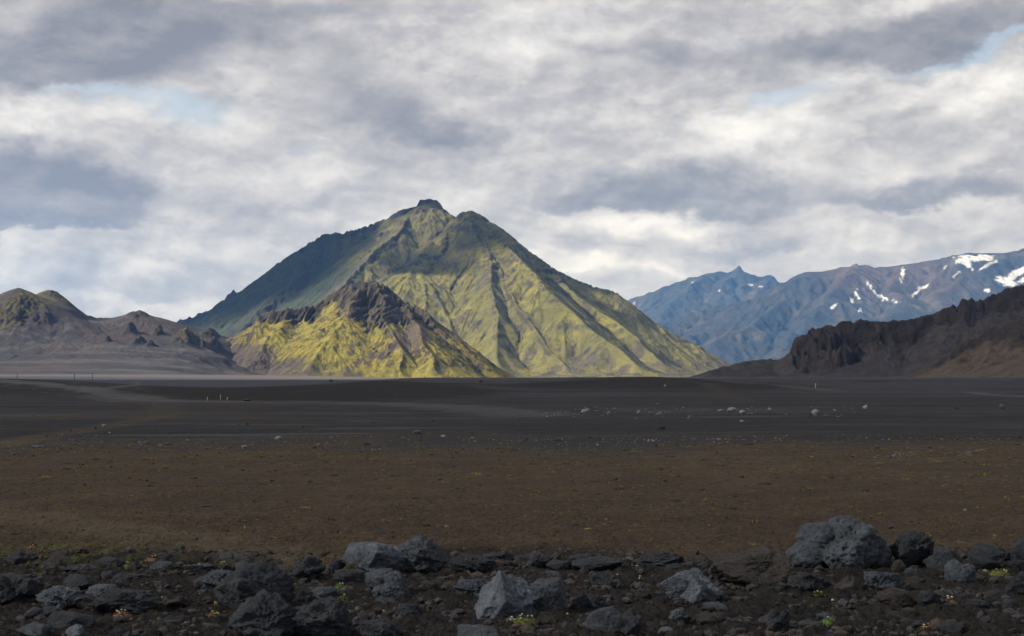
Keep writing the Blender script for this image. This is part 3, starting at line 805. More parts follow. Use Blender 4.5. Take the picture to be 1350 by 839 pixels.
# (left, right, top, base) in photo pixels only to size and stand each rock on the plain; then material, kind, label
ROCKS = [
 (1041,1176,686,754,'grey','big','huge rounded lava boulder with creased lobes, biggest rock of the foreground'),
 (1175,1235,702,752,'dark','clinker','dark craggy lava block leaning against the right side of the huge boulder'),
 (1220,1267,723,757,'dark','angular','squat dark rock just right of the craggy block beside the huge boulder'),
 (1275,1325,719,756,'dark','angular','pointed dark rock with a paler top, near the right edge of the boulder row'),
 (1246,1287,741,774,'grey','lumpy','blue-grey lump in front of the pointed dark rock at the right'),
 (1310,1338,726,741,'dark','lumpy','low dark stone behind the pointed rock, towards the right edge'),
 (1332,1376,712,745,'dark','clinker','rough dark rock cut by the right edge of the picture, farther one'),
 (1326,1366,756,788,'dark','clinker','rough dark rock cut by the right edge of the picture, nearer one'),
 (1137,1193,755,783,'grey','clinker','knobbly grey stone in front of the huge boulder, right below its middle'),
 (1100,1131,761,785,'brown','angular','small red-brown block in front of the huge boulder'),
 (1038,1094,757,782,'dark','clinker','low crumbly dark rock in front of the left foot of the huge boulder'),
 (1154,1208,777,806,'brown','lumpy','flat rusty slab of lava below the knobbly grey stone'),
 (1208,1242,780,804,'dark','clinker','crumbly dark stone right of the flat rusty slab'),
 (1004,1041,804,835,'dark','clinker','black spiky clinker near the bottom edge, left of the green rosette plant'),
 (1273,1304,791,805,'dark','clinker','small dark clinker low at the right, left of two near the edge'),
 (1320,1343,791,806,'dark','lumpy','small dark stone low at the right, right of two near the edge'),
 (1193,1217,750,763,'dark','lumpy','little dark stone at the foot of the craggy block'),
 (1174,1194,739,756,'brown','lumpy','small brown rounded stone wedged between the huge boulder and the craggy block'),
 (926,1042,729,776,'brown','angular','broad red-brown boulder with a flat sloping back, left of the huge boulder'),
 (872,949,755,799,'pale','angular','pale wedge-shaped boulder with a sharp top, right of the centre'),
 (626,712,757,818,'pale','angular','largest pale boulder, tall slanted block standing below the centre'),
 (690,748,765,812,'grey','slab','grey slab leaning on the right flank of the largest pale boulder'),
 (772,820,802,838,'grey','slab','grey slab by the bottom edge, left half of a split rock'),
 (806,848,806,846,'dark','clinker','black clinker by the bottom edge, right half of a split rock'),
 (834,902,728,750,'dark','clinker','long low dark rock on the skyline of the row, left of the broad red-brown boulder'),
 (754,820,735,756,'dark','slab','long low bluish slab in the row, behind the leaning grey slab'),
 (693,729,730,753,'dark','clinker','upright dark rock in the row right above the largest pale boulder'),
 (720,756,740,754,'dark','slab','thin dark slab lying right of the upright dark rock'),
 (776,809,754,777,'dark','angular','dark pyramid-shaped stone between the pale wedge and the largest pale boulder'),
 (752,806,784,808,'dark','clinker','heap-like crumbly rock right of the leaning grey slab'),
 (881,911,803,824,'grey','clinker','crumbly grey stone in front of the pale wedge-shaped boulder'),
 (867,888,828,840,'pale','lumpy','small pale stone cut by the bottom edge, right of the split rock'),
 (751,783,731,744,'dark','clinker','small black block standing behind the long bluish slab'),
 (920,936,741,750,'dark','lumpy','little dark stone just left of the broad red-brown boulder'),
 (455,549,718,761,'pale','angular','pale folded boulder at the left of the twin blocks in the row'),
 (520,592,709,758,'grey','clinker','tall dark grey jagged boulder joined to the right of the pale folded one'),
 (482,543,754,792,'grey','lumpy','rounded grey boulder with a hollow, in front of the pale folded one'),
 (441,492,751,773,'dark','slab','low sloping dark rock at the left foot of the pale folded boulder'),
 (384,430,735,768,'dark','clinker','dark rounded rock standing alone left of the pale folded boulder'),
 (431,456,739,758,'dark','clinker','small black stone between the dark rounded rock and the pale folded boulder'),
 (593,655,733,761,'dark','clinker','two-humped dark rock right of the tall jagged boulder'),
 (634,676,729,744,'dark','clinker','spiky low black clinker behind the two-humped dark rock'),
 (599,657,766,792,'grey','clinker','rough grey rock at the left of the largest pale boulder'),
 (556,585,767,785,'brown','clinker','small brown stone in front of the tall jagged boulder'),
 (523,558,797,818,'dark','clinker','black clinker lying alone on bare soil, left of the largest pale boulder'),
 (284,386,745,808,'dark','angular','big dark boulder with a smooth face at the left of the near rocks'),
 (303,400,783,850,'dark','clinker','black jagged mass at the bottom edge below the big dark boulder'),
 (375,468,793,848,'dark','clinker','black lumpy rock at the bottom edge right of the black jagged mass'),
 (411,444,774,793,'grey','angular','small triangular grey stone above the black lumpy rock'),
 (468,532,821,850,'dark','clinker','low black rubble rock cut by the bottom edge, left of the centre'),
 (602,658,827,850,'grey','slab','low bluish rock cut by the bottom edge under the largest pale boulder'),
 (-14,54,760,803,'dark','clinker','bluish rubble rock cut by the left edge of the picture'),
 (54,124,775,806,'pale','clinker','rock with a pale smooth top and black underside at the far left'),
 (84,131,759,780,'dark','slab','low dark rock behind the pale-topped one at the far left'),
 (120,216,779,814,'dark','clinker','wide dark boulder right of the pale-topped rock at the left'),
 (115,157,772,792,'grey','lumpy','small grey hump behind the wide dark boulder at the left'),
 (32,80,802,821,'dark','lumpy','rounded low stone below the pale-topped rock at the far left'),
 (60,124,809,835,'dark','slab','long low bluish stone near the lower left corner'),
 (24,68,821,845,'grey','angular','grey stone cut by the bottom edge near the lower left corner'),
 (85,111,824,844,'pale','lumpy','small pale stone at the bottom edge near the lower left corner'),
 (201,230,766,782,'dark','clinker','small dark clinker between the wide dark boulder and the big dark boulder'),
 (174,189,741,755,'dark','clinker','small upright dark stone on the mossy strip at the left'),
 (223,282,745,757,'dark','clinker','thin row-like dark clinker at the edge of the mossy strip'),
 (256,326,754,778,'grey','clinker','crumbly grey rock behind the big dark boulder'),
 (331,349,744,758,'dark','angular','small dark stone above the big dark boulder'),
 (7,58,729,739,'dark','clinker','flat black lava lump on the mossy strip by the left edge'),
 (60,92,724,733,'dark','clinker','flat black lava lump farther out on the mossy strip'),
 (85,129,745,757,'dark','clinker','flat grey-black lava lump at the near side of the mossy strip'),
 (145,168,828,843,'dark','slab','small bluish stone cut by the bottom edge at the left'),
 (0,26,756,770,'dark','lumpy','dark stone behind the bluish rubble rock at the left edge'),
 (150,196,757,770,'dark','clinker','thin crumbled dark rock behind the small grey hump at the left'),
 (1296,1330,778,790,'dark','clinker','low black stone beside the rough dark rock at the right edge'),
 (950,1000,787,797,'dark','clinker','flat black stone lying right of the pale wedge-shaped boulder'),
]
BIG = [(-.70,-.1,-.20,.42),(-.44,.05,.22,.42),(.12,.1,.26,.48),(.34,-.12,.02,.56),(-.02,-.35,-.15,.46),(.66,.0,-.22,.42)]
def rocks():
    for i, (x0, x1, yt, yb, mat, kind, label) in enumerate(ROCKS):
        px = (x0+x1)/2
        _, Yf, _ = ray_ground(px, yb)
        w = (x1-x0)/F*Yf
        d = w*(.75 if kind != 'slab' else .6)
        d = min(d, .9)
        Yc = Yf+d*.36
        hv = (yb-yt)/F*Yc*1.05-d*.55*(yb-HY)/F*.35
        hv = max(hv, .25*w*(.4 if yb < 760 else .6))
        h = hv/.86
        sub = 6 if (x1-x0) > 55 else 5 if (x1-x0) > 22 else 4
        global name_big
        big = kind == 'big'; name_big = big
        o = rock_obj('lava_boulder' if big or (x1-x0) > 60 else 'lava_rock', 500+i*7, w*1.06, d*1.1, h, mat, sub, 'lumpy' if big else kind, BIG if big else None, .75 if big else 1.)
        name_big = False
        X = (px-675)/F*Yc
        zg = float(gz(X, Yc))
        o.location = (X, Yc, zg-.14*h)
        tag(o, label, 'boulder' if big or (x1-x0) > 60 else 'rock', 'lava rocks of the foreground row')
    # loose fist-sized stones, individually
    rg = np.random.RandomState(11)
    protos = []
    for k in range(10):
        V, Fc = rock_verts(900+k, 1, .9, .7, 4, ['angular', 'clinker', 'clinker', 'lumpy'][k % 4])
        for mt in (('dark', 'grey', 'brown')[k % 3],):
            q = np_mesh("loose_stone", V, Fc, RM[mt], True); protos.append(q.data); bpy.data.objects.remove(q)
    meshes = protos
    n = 0; used = [((a+b)/2, d_, (b-a)/2) for a, b, c, d_, *_ in ROCKS]
    while n < 215:
        far_row = n % 3 == 0
        py = rg.uniform(741, 760) if far_row else rg.uniform(748, 838)
        px = rg.uniform(5, 1345)
        if any(abs(px-u) < r*1.05+5 and -22 < py-v < 5 for u, v, r in used): continue
        xg, Yg, zg = ray_ground(px, py)
        s = rg.uniform(.06, .15)*(1+1.1*rg.rand()**3)*(1.25 if far_row else 1)
        o = bpy.data.objects.new('lava_stone', meshes[rg.randint(len(meshes))]); COL.objects.link(o)
        o.scale = (s*rg.uniform(.8, 1.5), s, s*rg.uniform(.6, 1.1)); o.rotation_euler = (rg.uniform(-.3, .3), rg.uniform(-.3, .3), rg.uniform(0, 6.28))
        o.location = (xg, Yg+s*.4, zg+s*.12)
        tag(o, 'small loose lava stone lying on the dark soil among the foreground boulders', 'stone', 'small loose lava stones')
        n += 1

def scatter(name, protos, pos, scl, rot, mat, label, cat, extra=None):
    """many small grains, welded into one countless mass"""
    Vs, Fs, off = [], [], 0
    Cs = []
    for k, (V, Fc) in enumerate(protos):
        idx = np.arange(len(pos)) % len(protos) == k
        p, s, r = pos[idx], scl[idx], rot[idx]
        c, sn = np.cos(r)[:, None], np.sin(r)[:, None]
        v = V[None]*s[:, None, :]
        x = v[..., 0]*c-v[..., 1]*sn; y = v[..., 0]*sn+v[..., 1]*c
        W = np.stack([x, y, v[..., 2]], -1)+p[:, None, :]
        Vs.append(W.reshape(-1, 3)); m = len(V)
        Fs.append((Fc[None]+(np.arange(len(p))*m)[:, None, None]).reshape(-1, Fc.shape[1])+off); off += len(p)*m
        if extra is not None: Cs.append(np.repeat(extra[idx], m, 0))
    o = np_mesh(name, np.concatenate(Vs), np.concatenate(Fs), mat, False, {'albedo': np.concatenate(Cs)} if extra is not None else None)
    return tag(o, label, cat, kind='stuff')

def simple_attr_mat(name, rough=.9, transl=0):
    m, t, b = base_mat(name, rough, .2)
    at = t.new('ShaderNodeAttribute', attribute_name='albedo')
    geo = t.new('ShaderNodeNewGeometry').outputs['Position']
    n1 = t.noise(geo, 30, 3, .6)
    f = t.new('ShaderNodeMapRange', ins={0: n1, 1: .35, 2: .65, 3: .7, 4: 1.3}).outputs[0]
    vm = t.vm('MULTIPLY', at.outputs['Color']); t.l.new(f, vm.inputs[1])
    t.l.new(vm.outputs[0], b.inputs['Base Color'])
    return m
M_grit = simple_attr_mat('grit'); M_tuft = simple_attr_mat('tuft_green')

def loose_cover():
    rg = np.random.RandomState(21)
    pro = []
    for k in range(5):
        V, Fc = ico(1); V = V*(1+.30*rg.normal(size=(len(V), 1)).clip(-1, 1))
        pro.append((V, Fc))
    # gravel among the boulders, thinning out over the plain
    n = 26000
    Y = rg.uniform(11.0, 17.6, n); X = rg.uniform(-1, 1, n)*(Y*.52+1.5)
    cl = fbm(X/.9, Y/.9, 3, 300)+.5*fbm(X/.25, Y/.25, 2, 305)
    k = rg.rand(n) < sst(-.25, .35, cl); X, Y = X[k], Y[k]
    n2 = 3000
    Y2 = 17+rg.rand(n2)**1.3*70; X2 = rg.uniform(-1, 1, n2)*(Y2*.52+1.5)
    k2 = rg.rand(n2) < sst(-.2, .4, fbm(X2/4, Y2/4, 3, 310)); X2, Y2 = X2[k2], Y2[k2]
    X = np.concatenate([X, X2]); Y = np.concatenate([Y, Y2]); n = len(X)
    s = rg.uniform(.008, .020, n)*(1+2.6*rg.rand(n)**5)*np.where(Y > 17.6, .8+Y/120, 1)
    pos = np.stack([X, Y, gz(X, Y)+s*.3+np.where(Y < 18, .02, 0)], -1)
    scl = np.stack([s*rg.uniform(.8, 1.5, n), s, s*rg.uniform(.5, .9, n)], -1)
    g = rg.rand(n)
    c = C3(.030, .030, .034)[None]*(0.6+.8*g[:, None]); c = np.where((rg.rand(n) < .35)[:, None], C3(.045, .036, .032)[None]*(.6+.7*g[:, None]), c)
    c = np.where(((rg.rand(n) < .006) & (s < .018))[:, None], C3(.26, .25, .24)[None], c)
    scatter('gravel', pro, pos, scl, rg.uniform(0, 6.28, n), M_grit, 'fine dark lava gravel strewn over the soil', 'gravel', c)
    # pale stones of the far flats, too many to count
    n = 1500
    band = rg.randint(0, 4, n)
    py = np.choose(band, [rg.normal(584, 7, n), rg.normal(544, 4, n), rg.normal(580, 4, n), rg.normal(600, 3, n)])
    px = np.choose(band, [rg.normal(300, 190, n), rg.uniform(700, 1130, n), rg.normal(930, 150, n), rg.uniform(1150, 1300, n)])
    keep = (fbm(px/60, py/9, 3, 320) > -.02)
    py, px = py[keep], px[keep]; n = len(py)
    Y = EYE*F/(np.maximum(py, 530)-HY); X = (px-675)/F*Y
    s = Y/F*rg.uniform(.35, 1.1, n)*(1+rg.rand(n)**8)
    pos = np.stack([X, Y, gz(X, Y)+s*.2], -1)
    scl = np.stack([s*rg.uniform(.9, 1.9, n), s*rg.uniform(.8, 1.6, n), s*rg.uniform(.4, .8, n)], -1)
    c = C3(.14, .14, .15)[None]*(.35+.9*rg.rand(n)[:, None])
    scatter('gravel', pro, pos, scl, rg.uniform(0, 6.28, n), M_grit, 'pale pebbles strewn in bands over the far flats', 'gravel', c)
    # tufts: short blades and cushions of moss
    def tuft(nb, seed):
        r = np.random.RandomState(seed); V = []; Fc = []
        for b in range(nb):
            a = r.uniform(0, 6.28); rad = r.uniform(0, .85)**.7; cx, cy = math.cos(a)*rad, math.sin(a)*rad*.8
            hgt = r.uniform(.35, 1.0)*(1-.5*rad); w = r.uniform(.10, .22); ya = r.uniform(0, 6.28)
            lx, ly = math.cos(ya)*w, math.sin(ya)*w; tx, ty = r.uniform(-.3, .3, 2)
            q = len(V); V += [(cx-lx, cy-ly, -.1), (cx+lx, cy+ly, -.1), (cx+lx*.6+tx*.6, cy+ly*.6+ty*.6, hgt*.65), (cx+tx, cy+ty, hgt)]
            Fc += [(q, q+1, q+2), (q, q+2, q+3)]
        return np.array(V), np.array(Fc)
    pr = [tuft(15, k) for k in range(6)]
    n = 38000
    Y = 16.2+rg.rand(n)**1.1*44; X = rg.uniform(-1, 1, n)*(Y*.52+1.5)
    dens = sst(-.55, .30, fbm(X/3.5, Y/6, 4, 330)+.5*fbm(X/.7, Y/1.2, 3, 335))
    tr = [ray_ground(a, b)[:2] for a, b in ((-40, 676), (60, 684), (150, 697), (260, 714), (350, 728), (450, 748))]
    dens = dens*(1-sst(0, .4, seg_mask(X, Y, tr, .95)))
    dens = dens*sst(58, 36, Y+fbm(X/14, Y/14, 3, 345)*14)
    k = rg.rand(n) < dens; X, Y = X[k], Y[k]
    # the mossy strip at the left
    m = 1500; Xs = -5.9+rg.normal(0, 1.3, m)*.9; Ys = rg.uniform(15.9, 18.4, m)
    kk = rg.rand(m) < sst(-.3, .3, fbm(Xs/.8, Ys/.6, 3, 340)); X = np.concatenate([X, Xs[kk]]); Y = np.concatenate([Y, Ys[kk]])
    m = 60; Xs = rg.uniform(-5, 6, m); Ys = rg.uniform(12, 16, m); X = np.concatenate([X, Xs]); Y = np.concatenate([Y, Ys])
    n = len(X)
    s = rg.uniform(.013, .032, n)*(1+2.2*rg.rand(n)**8)*(1+sst(20, 55, Y)*.2)
    pos = np.stack([X, Y, gz(X, Y)], -1)
    scl = np.stack([s*rg.uniform(1, 2.0, n), s, s*rg.uniform(.45, .95, n)], -1)
    t = rg.rand(n)[:, None]
    c = C3(.17, .16, .042)*(1-t)+C3(.10, .082, .038)*t
    c = np.where((rg.rand(n) < .20)[:, None], C3(.12, .09, .045)[None], c)
    c = np.where((rg.rand(n) < .22)[:, None], C3(.028, .022, .018)[None], c)
    scatter('moss_tufts', pr, pos, scl, rg.uniform(0, 6.28, n), M_tuft, 'low yellow-green moss tufts dotted over the brown plain', 'moss', c)

# ------------------------------------------------------------------ pale boulders far out on the flats
FAR_ROCKS = [
 (772,544,12,5,'white','pale boulder at the left end of the far stone field below the ash mound'),
 (842,546,6,5,'white','small pale upright stone standing by itself left of the middle of the far stone field'),
 (950,543,9,3,'white','flat pale boulder beside a higher one in the densest part of the far stone field'),
 (965,543,13,6,'white','largest pale boulder in the densest part of the far stone field'),
 (979,545,9,4,'white','pale boulder just right of the largest one in the far stone field'),
 (1015,541,7,3,'white','small pale boulder behind the right part of the far stone field'),
 (1075,547,10,7,'white','bright slanting boulder right of the far stone field'),
 (1141,539,8,5,'white','pale boulder far out, between the bright slanting one and the right edge'),
 (1321,539,7,6,'grey','grey upright boulder far out near the right edge'),
 (1261,540,6,3,'dark','small dark stone far out, left of the grey upright boulder'),
 (872,566,10,5,'dark','lone dark boulder on the plain below the far stone field'),
 (978,557,6,3,'white','small pale stone just in front of the far stone field'),
 (367,580,11,5,'white','flat pale boulder on the gravel flat left of the centre'),
 (322,592,8,5,'white','pale stone at the near edge of the gravel flat at the left'),
 (550,572,11,5,'grey','grey boulder on the gravel flat below the small yellow hill'),
 (585,576,9,3,'white','low pale stone right of the grey boulder on the gravel flat'),
 (137,563,6,4,'white','white stone by the left trail'),
 (50,590,22,3,'grey','long flat grey stone on the gravel flat near the left edge'),
 (187,588,7,4,'grey','grey stone on the gravel flat, right of the long flat one'),
 (484,587,8,4,'dark','dark stone on the gravel flat left of the centre'),
 (642,592,6,4,'grey','grey stone at the near edge of the gravel flat in the centre'),
 (327,529,11,3,'dark','dark flat boulder at the foot of the dark bank'),
 (436,504,6,4,'dark','dark boulder on the skyline of the dark bank'),
 (877,510,4,3,'white','white stone on top of the dark ash mound'),
 (634,504,5,3,'dark','small dark boulder on the far edge of the plain in the centre'),
 (273,669,12,3,'dark','dark flat stone on the brown plain above the beaten track'),
 (548,658,9,3,'dark','dark flat stone on the brown plain left of the centre'),
 (936,664,10,3,'dark','dark flat stone on the brown plain above the pale wedge-shaped boulder'),
 (1272,674,5,3,'white','tiny white stone on the brown plain near the right edge'),
 (1289,671,4,3,'white','tiny white stone on the brown plain at the far right of the other tiny one'),
]
def far_rocks():
    for i, (px, py, w, h, mat, label) in enumerate(FAR_ROCKS):
        x, y, z = ray_ground(px, py)
        s = y/F
        o = rock_obj('far_boulder' if w > 6 else 'far_stone', 1300+i, w*s, w*s*.8, h*s*1.35, mat, 4, 'angular' if i % 2 else 'lumpy')
        o.location = (x, y, z-h*s*.3)
        tag(o, label, 'boulder' if w > 6 else 'stone', 'stones out on the plain')

def plain_mat(name, c, rough=.8):
    m, t, b = base_mat(name, rough, .3)
    p = t.new('ShaderNodeTexCoord').outputs['Object']
    n = t.noise(p, 40, 3, .6)
    t.l.new(t.ramp(n, [(.35, tuple(v*.7 for v in c)), (.65, tuple(v*1.25 for v in c))]), b.inputs['Base Color'])
    return m
M_wood = plain_mat('weathered_wood', (.30, .27, .24)); M_wood2 = plain_mat('dark_wood', (.06, .05, .05))
M_cap = plain_mat('faded_paint', (.55, .52, .48))

STAKES = [
 (290.5,527,6,1,'pale trail stake standing at the foot of the dark bank, tallest of its three'),
 (273.5,528,4,1,'low pale trail stake left of the tallest stake below the bank'),
 (299.5,528,4,1,'low pale trail stake right of the tallest stake below the bank'),
 (192,550,9,0,'dark trail stake beside the pale bend of the left trail'),
 (1075,512,6,1,'white trail stake in front of the dark hill at the right'),
 (22.5,496.5,4,0,'distant dark trail stake by the left edge of the plain'),
 (98,496.5,4,0,'distant dark trail stake, left of a pair before the ash hills'),
 (121.5,496.5,4.5,0,'distant dark trail stake, right of a pair before the ash hills'),
]
def stakes():
    for px, py, hp, pale, label in STAKES:
        if py < 500:
            Y = 800.; x = (px-675)/F*Y; z = float(gz(x, Y)); h = EYE-(py-hp-HY)/F*Y-z
        else:
            x, Y, z = ray_ground(px, py); h = hp/F*Y
        e = bpy.data.objects.new('trail_stake', None); COL.objects.link(e); e.location = (x, Y, z); e.rotation_euler = (0.03, .04, .3)
        tag(e, label, 'stake', 'trail marker stakes on the plain')
        r = max(.028, .55/F*Y*.8)
        def cyl(name, z0, z1, r0, r1, mat):
            k = 8; a = np.arange(k)*2*np.pi/k
            lv = [(z0, r0), (z0+(z1-z0)*.5, (r0+r1)/2), (z1-(z1-z0)*.03, r1), (z1, r1*.6)]
            V = [(math.cos(t)*rr, math.sin(t)*rr, zz) for zz, rr in lv for t in a]+[(0, 0, z1)]
            Fc = [(q*k+i, q*k+(i+1) % k, (q+1)*k+(i+1) % k, (q+1)*k+i) for q in range(3) for i in range(k)]
            Fc += [(3*k+i, 3*k+(i+1) % k, 4*k, 4*k) for i in range(k)]
            V = np.array(V); me = bpy.data.meshes.new(name); me.from_pydata(V.tolist(), [], [tuple(dict.fromkeys(f)) for f in Fc]); me.materials.append(mat)
            o = bpy.data.objects.new(name, me); COL.objects.link(o); o.parent = e
        cyl('shaft', -.08, h*.78, r, r*.9, M_wood if pale else M_wood2)
        cyl('painted_top', h*.782, h, r*1.02, r*.85, M_cap if pale else M_wood2)

# ------------------------------------------------------------------ small plants among the rocks
M_leaf = plain_mat('fresh_leaf', (.08, .15, .03), .6); M_leaf2 = plain_mat('moss_green_leaf', (.085, .098, .026), .8)
M_red = plain_mat('reddish_leaf', (.13, .075, .05), .8); M_pet = plain_mat('pale_petals', (.42, .32, .27), .7); M_yel = plain_mat('yellow_petals', (.34, .28, .10), .7)
PLANTS = [
 # px, py(base), width px, leaf, petals, number of heads, tall stalk, label
 (1095,828,30,'leaf','pet',2,33,'bright green rosette plant with one tall white-headed stalk, by the bottom edge at the right'),
 (689,828,44,'leaf2','pet',9,0,'green cushion plant with many pinkish heads at the foot of the largest pale boulder'),
 (241,832,17,'leaf','pet',1,0,'small bright green plant by the bottom edge at the left'),
 (278,820,28,'red','yel',6,0,'orange-brown cushion left of the black jagged mass'),
 (158,820,34,'red','pet',6,0,'dark cushion dotted with pale orange heads below the wide dark boulder'),
 (447,778,16,'leaf','pet',3,0,'little green plant with pink heads behind the triangular grey stone'),
 (451,796,22,'leaf2','yel',1,0,'flat yellow-green moss cushion beside the black lumpy rock'),
 (845,771,18,'leaf','pet',2,0,'green plant with a pale pink head, left of the pale wedge-shaped boulder'),
 (812,766,10,'leaf','pet',1,0,'tiny green plant with a white head beside the dark pyramid-shaped stone'),
 (836,754,16,'red','pet',4,0,'low plant with peach-coloured heads behind the little green one in the row'),
 (893,756,18,'red','yel',4,0,'low orange-tinged plant beside the broad red-brown boulder'),
 (1320,763,32,'leaf2','yel',9,0,'yellow-green cushion full of pale yellow heads at the right'),
 (1299,760,7,'red','pet',2,0,'tiny pink-headed plant just left of the yellow-green cushion'),
 (1079,788,12,'leaf2','yel',3,0,'small plant with cream heads below the crumbly dark rock'),
 (1144,792,12,'leaf2','yel',1,0,'small dull green plant between the red-brown block and the flat rusty slab'),
 (1254,800,26,'red','pet',4,0,'straggling brownish plant with pale heads right of the crumbly dark stone'),
 (192,779,20,'leaf2','yel',2,0,'yellowish moss cushion behind the wide dark boulder'),
 (260,790,12,'leaf2','pet',1,0,'dull green tuft on bare soil left of the big dark boulder'),
 (284,803,10,'red','yel',3,0,'small orange-headed plant at the foot of the big dark boulder'),
 (1225,836,24,'red','yel',4,0,'dry yellowish plant at the bottom edge right of the green rosette'),
 (170,750,18,'leaf2','yel',2,0,'yellow-green cushion beside the small upright dark stone'),
 (290,751,20,'leaf','pet',3,0,'green cushion with pale heads at the right end of the mossy strip'),
 (751,818,12,'leaf2','yel',1,0,'small moss cushion in front of the leaning grey slab'),
 (40,728,16,'red','yel',4,0,'orange-tipped grass tuft behind the flat black lump at the left edge'),
 (200,744,26,'red','yel',6,0,'tuft of straw-coloured stems on the mossy strip'),
 (1014,831,10,'leaf2','yel',1,0,'tiny dull plant beside the black spiky clinker'),
]
def plants():
    mats = {'leaf': M_leaf, 'leaf2': M_leaf2, 'red': M_red, 'pet': M_pet, 'yel': M_yel}
    for i, (px, py, w, lf, pt, nh, tall, label) in enumerate(PLANTS):
        rg = np.random.RandomState(3000+i)
        x, y, z = ray_ground(px, py); s = y/F; r = w*s*.5
        e = bpy.data.objects.new('flowering_plant' if nh > 1 else 'cushion_plant', None); COL.objects.link(e); e.location = (x, y+r*.5, z+.015)
        tag(e, label, 'plant')
        V, Fc = [], []
        for k in range(int(60+w*6)):
            a = rg.uniform(0, 6.28); q = rg.rand()**.6; cx, cy = math.cos(a)*q*r, math.sin(a)*q*r*.7
            zz = r*.55*(1-q*q)*rg.uniform(.5, 1); ll = rg.uniform(.010, .02); ww = ll*.38; a2 = a+rg.uniform(-.9, .9)
            ux, uy = math.cos(a2), math.sin(a2); up = rg.uniform(.1, 1.0)
            n = len(V)
            V += [(cx, cy, zz), (cx+ux*ll*.5-uy*ww, cy+uy*ll*.5+ux*ww, zz+ll*up*.6), (cx+ux*ll, cy+uy*ll, zz+ll*up), (cx+ux*ll*.5+uy*ww, cy+uy*ll*.5-ux*ww, zz+ll*up*.6)]
            Fc.append((n, n+1, n+2, n+3))
        # the dense heart of the cushion
        D, F3 = ico(3); n = len(V)
        C = D*np.array([r*.86, r*.6, r*.42])*(1+.22*fbm3(D*3+i, 3, 5))[:, None]
        o = np_mesh('foliage', np.concatenate([np.array(V)]), np.array(Fc), mats[lf], False, parent=e)
        np_mesh('cushion', C, F3, mats[lf], True, parent=e)
        for k in range(nh):
            a = rg.uniform(0, 6.28); q = rg.rand()**.5*.8
            cx, cy = math.cos(a)*q*r, math.sin(a)*q*r*.7
            hz = r*.5*(1-q*q)+rg.uniform(.012, .035)
            if tall and k == 0: cx, cy, hz = r*.3, 0, tall*s
            hr = rg.uniform(.006, .010)*(1.3 if tall and k == 0 else 1)
            st = []; sf = []; n0 = 0
            lean = rg.uniform(-.01, .01)
            for q2 in range(4):
                zz = hz*q2/3; xx = cx+lean*math.sin(q2/3*3.1)
                st += [(xx+.0015, cy, zz), (xx-.0008, cy+.0013, zz), (xx-.0008, cy-.0013, zz)]
            for q2 in range(3):
                for b in range(3): sf.append((q2*3+b, q2*3+(b+1) % 3, q2*3+3+(b+1) % 3, q2*3+3+b))
            h = np_mesh('flower', np.concatenate([ico(2)[0]*(1+.25*np.sin(ico(2)[0][:, :1]*9))*np.array([hr*1.2, hr*1.2, hr*.8])+np.array([cx, cy, hz])]), ico(2)[1], mats[pt], True, parent=e)
            stm = np_mesh('stalk', np.array(st), np.array(sf), M_leaf2, True, parent=h)

# ------------------------------------------------------------------ clouds overhead, out of view, shaped to shade the plain and parts of the mountain
def cloud_mat(alpha, name):
    m = bpy.data.materials.new(name); m.use_nodes = True
    t = NT(m.node_tree); m.node_tree.nodes.clear()
    out = t.new('ShaderNodeOutputMaterial')
    at = t.new('ShaderNodeAttribute', attribute_name='cover').outputs['Fac']
    geo = t.new('ShaderNodeNewGeometry').outputs['Position']
    n = t.noise(geo, 1/420, 6, .62)
    a = t.math('ADD', at, t.math('MULTIPLY', t.math('SUBTRACT', n, .5), t.math('MULTIPLY', t.math('SUBTRACT', 1.0, at), 2.4)), clamp=True)
    a = t.math('MULTIPLY', t.math('MULTIPLY', a, t.math('MULTIPLY', at, 6, clamp=True), clamp=True), alpha)
    tr = t.new('ShaderNodeBsdfTransparent'); df = t.new('ShaderNodeBsdfDiffuse', ins={'Color': (.25, .28, .33, 1)})
    tl = t.new('ShaderNodeBsdfTranslucent', ins={'Color': (.25, .28, .33, 1)})
    mx = t.new('ShaderNodeMixShader', ins={0: .52, 1: df.outputs[0], 2: tl.outputs[0]})
    m2 = t.new('ShaderNodeMixShader', ins={0: a, 1: tr.outputs[0], 2: mx.outputs[0]})
    t.l.new(m2.outputs[0], out.inputs['Surface'])
    return m
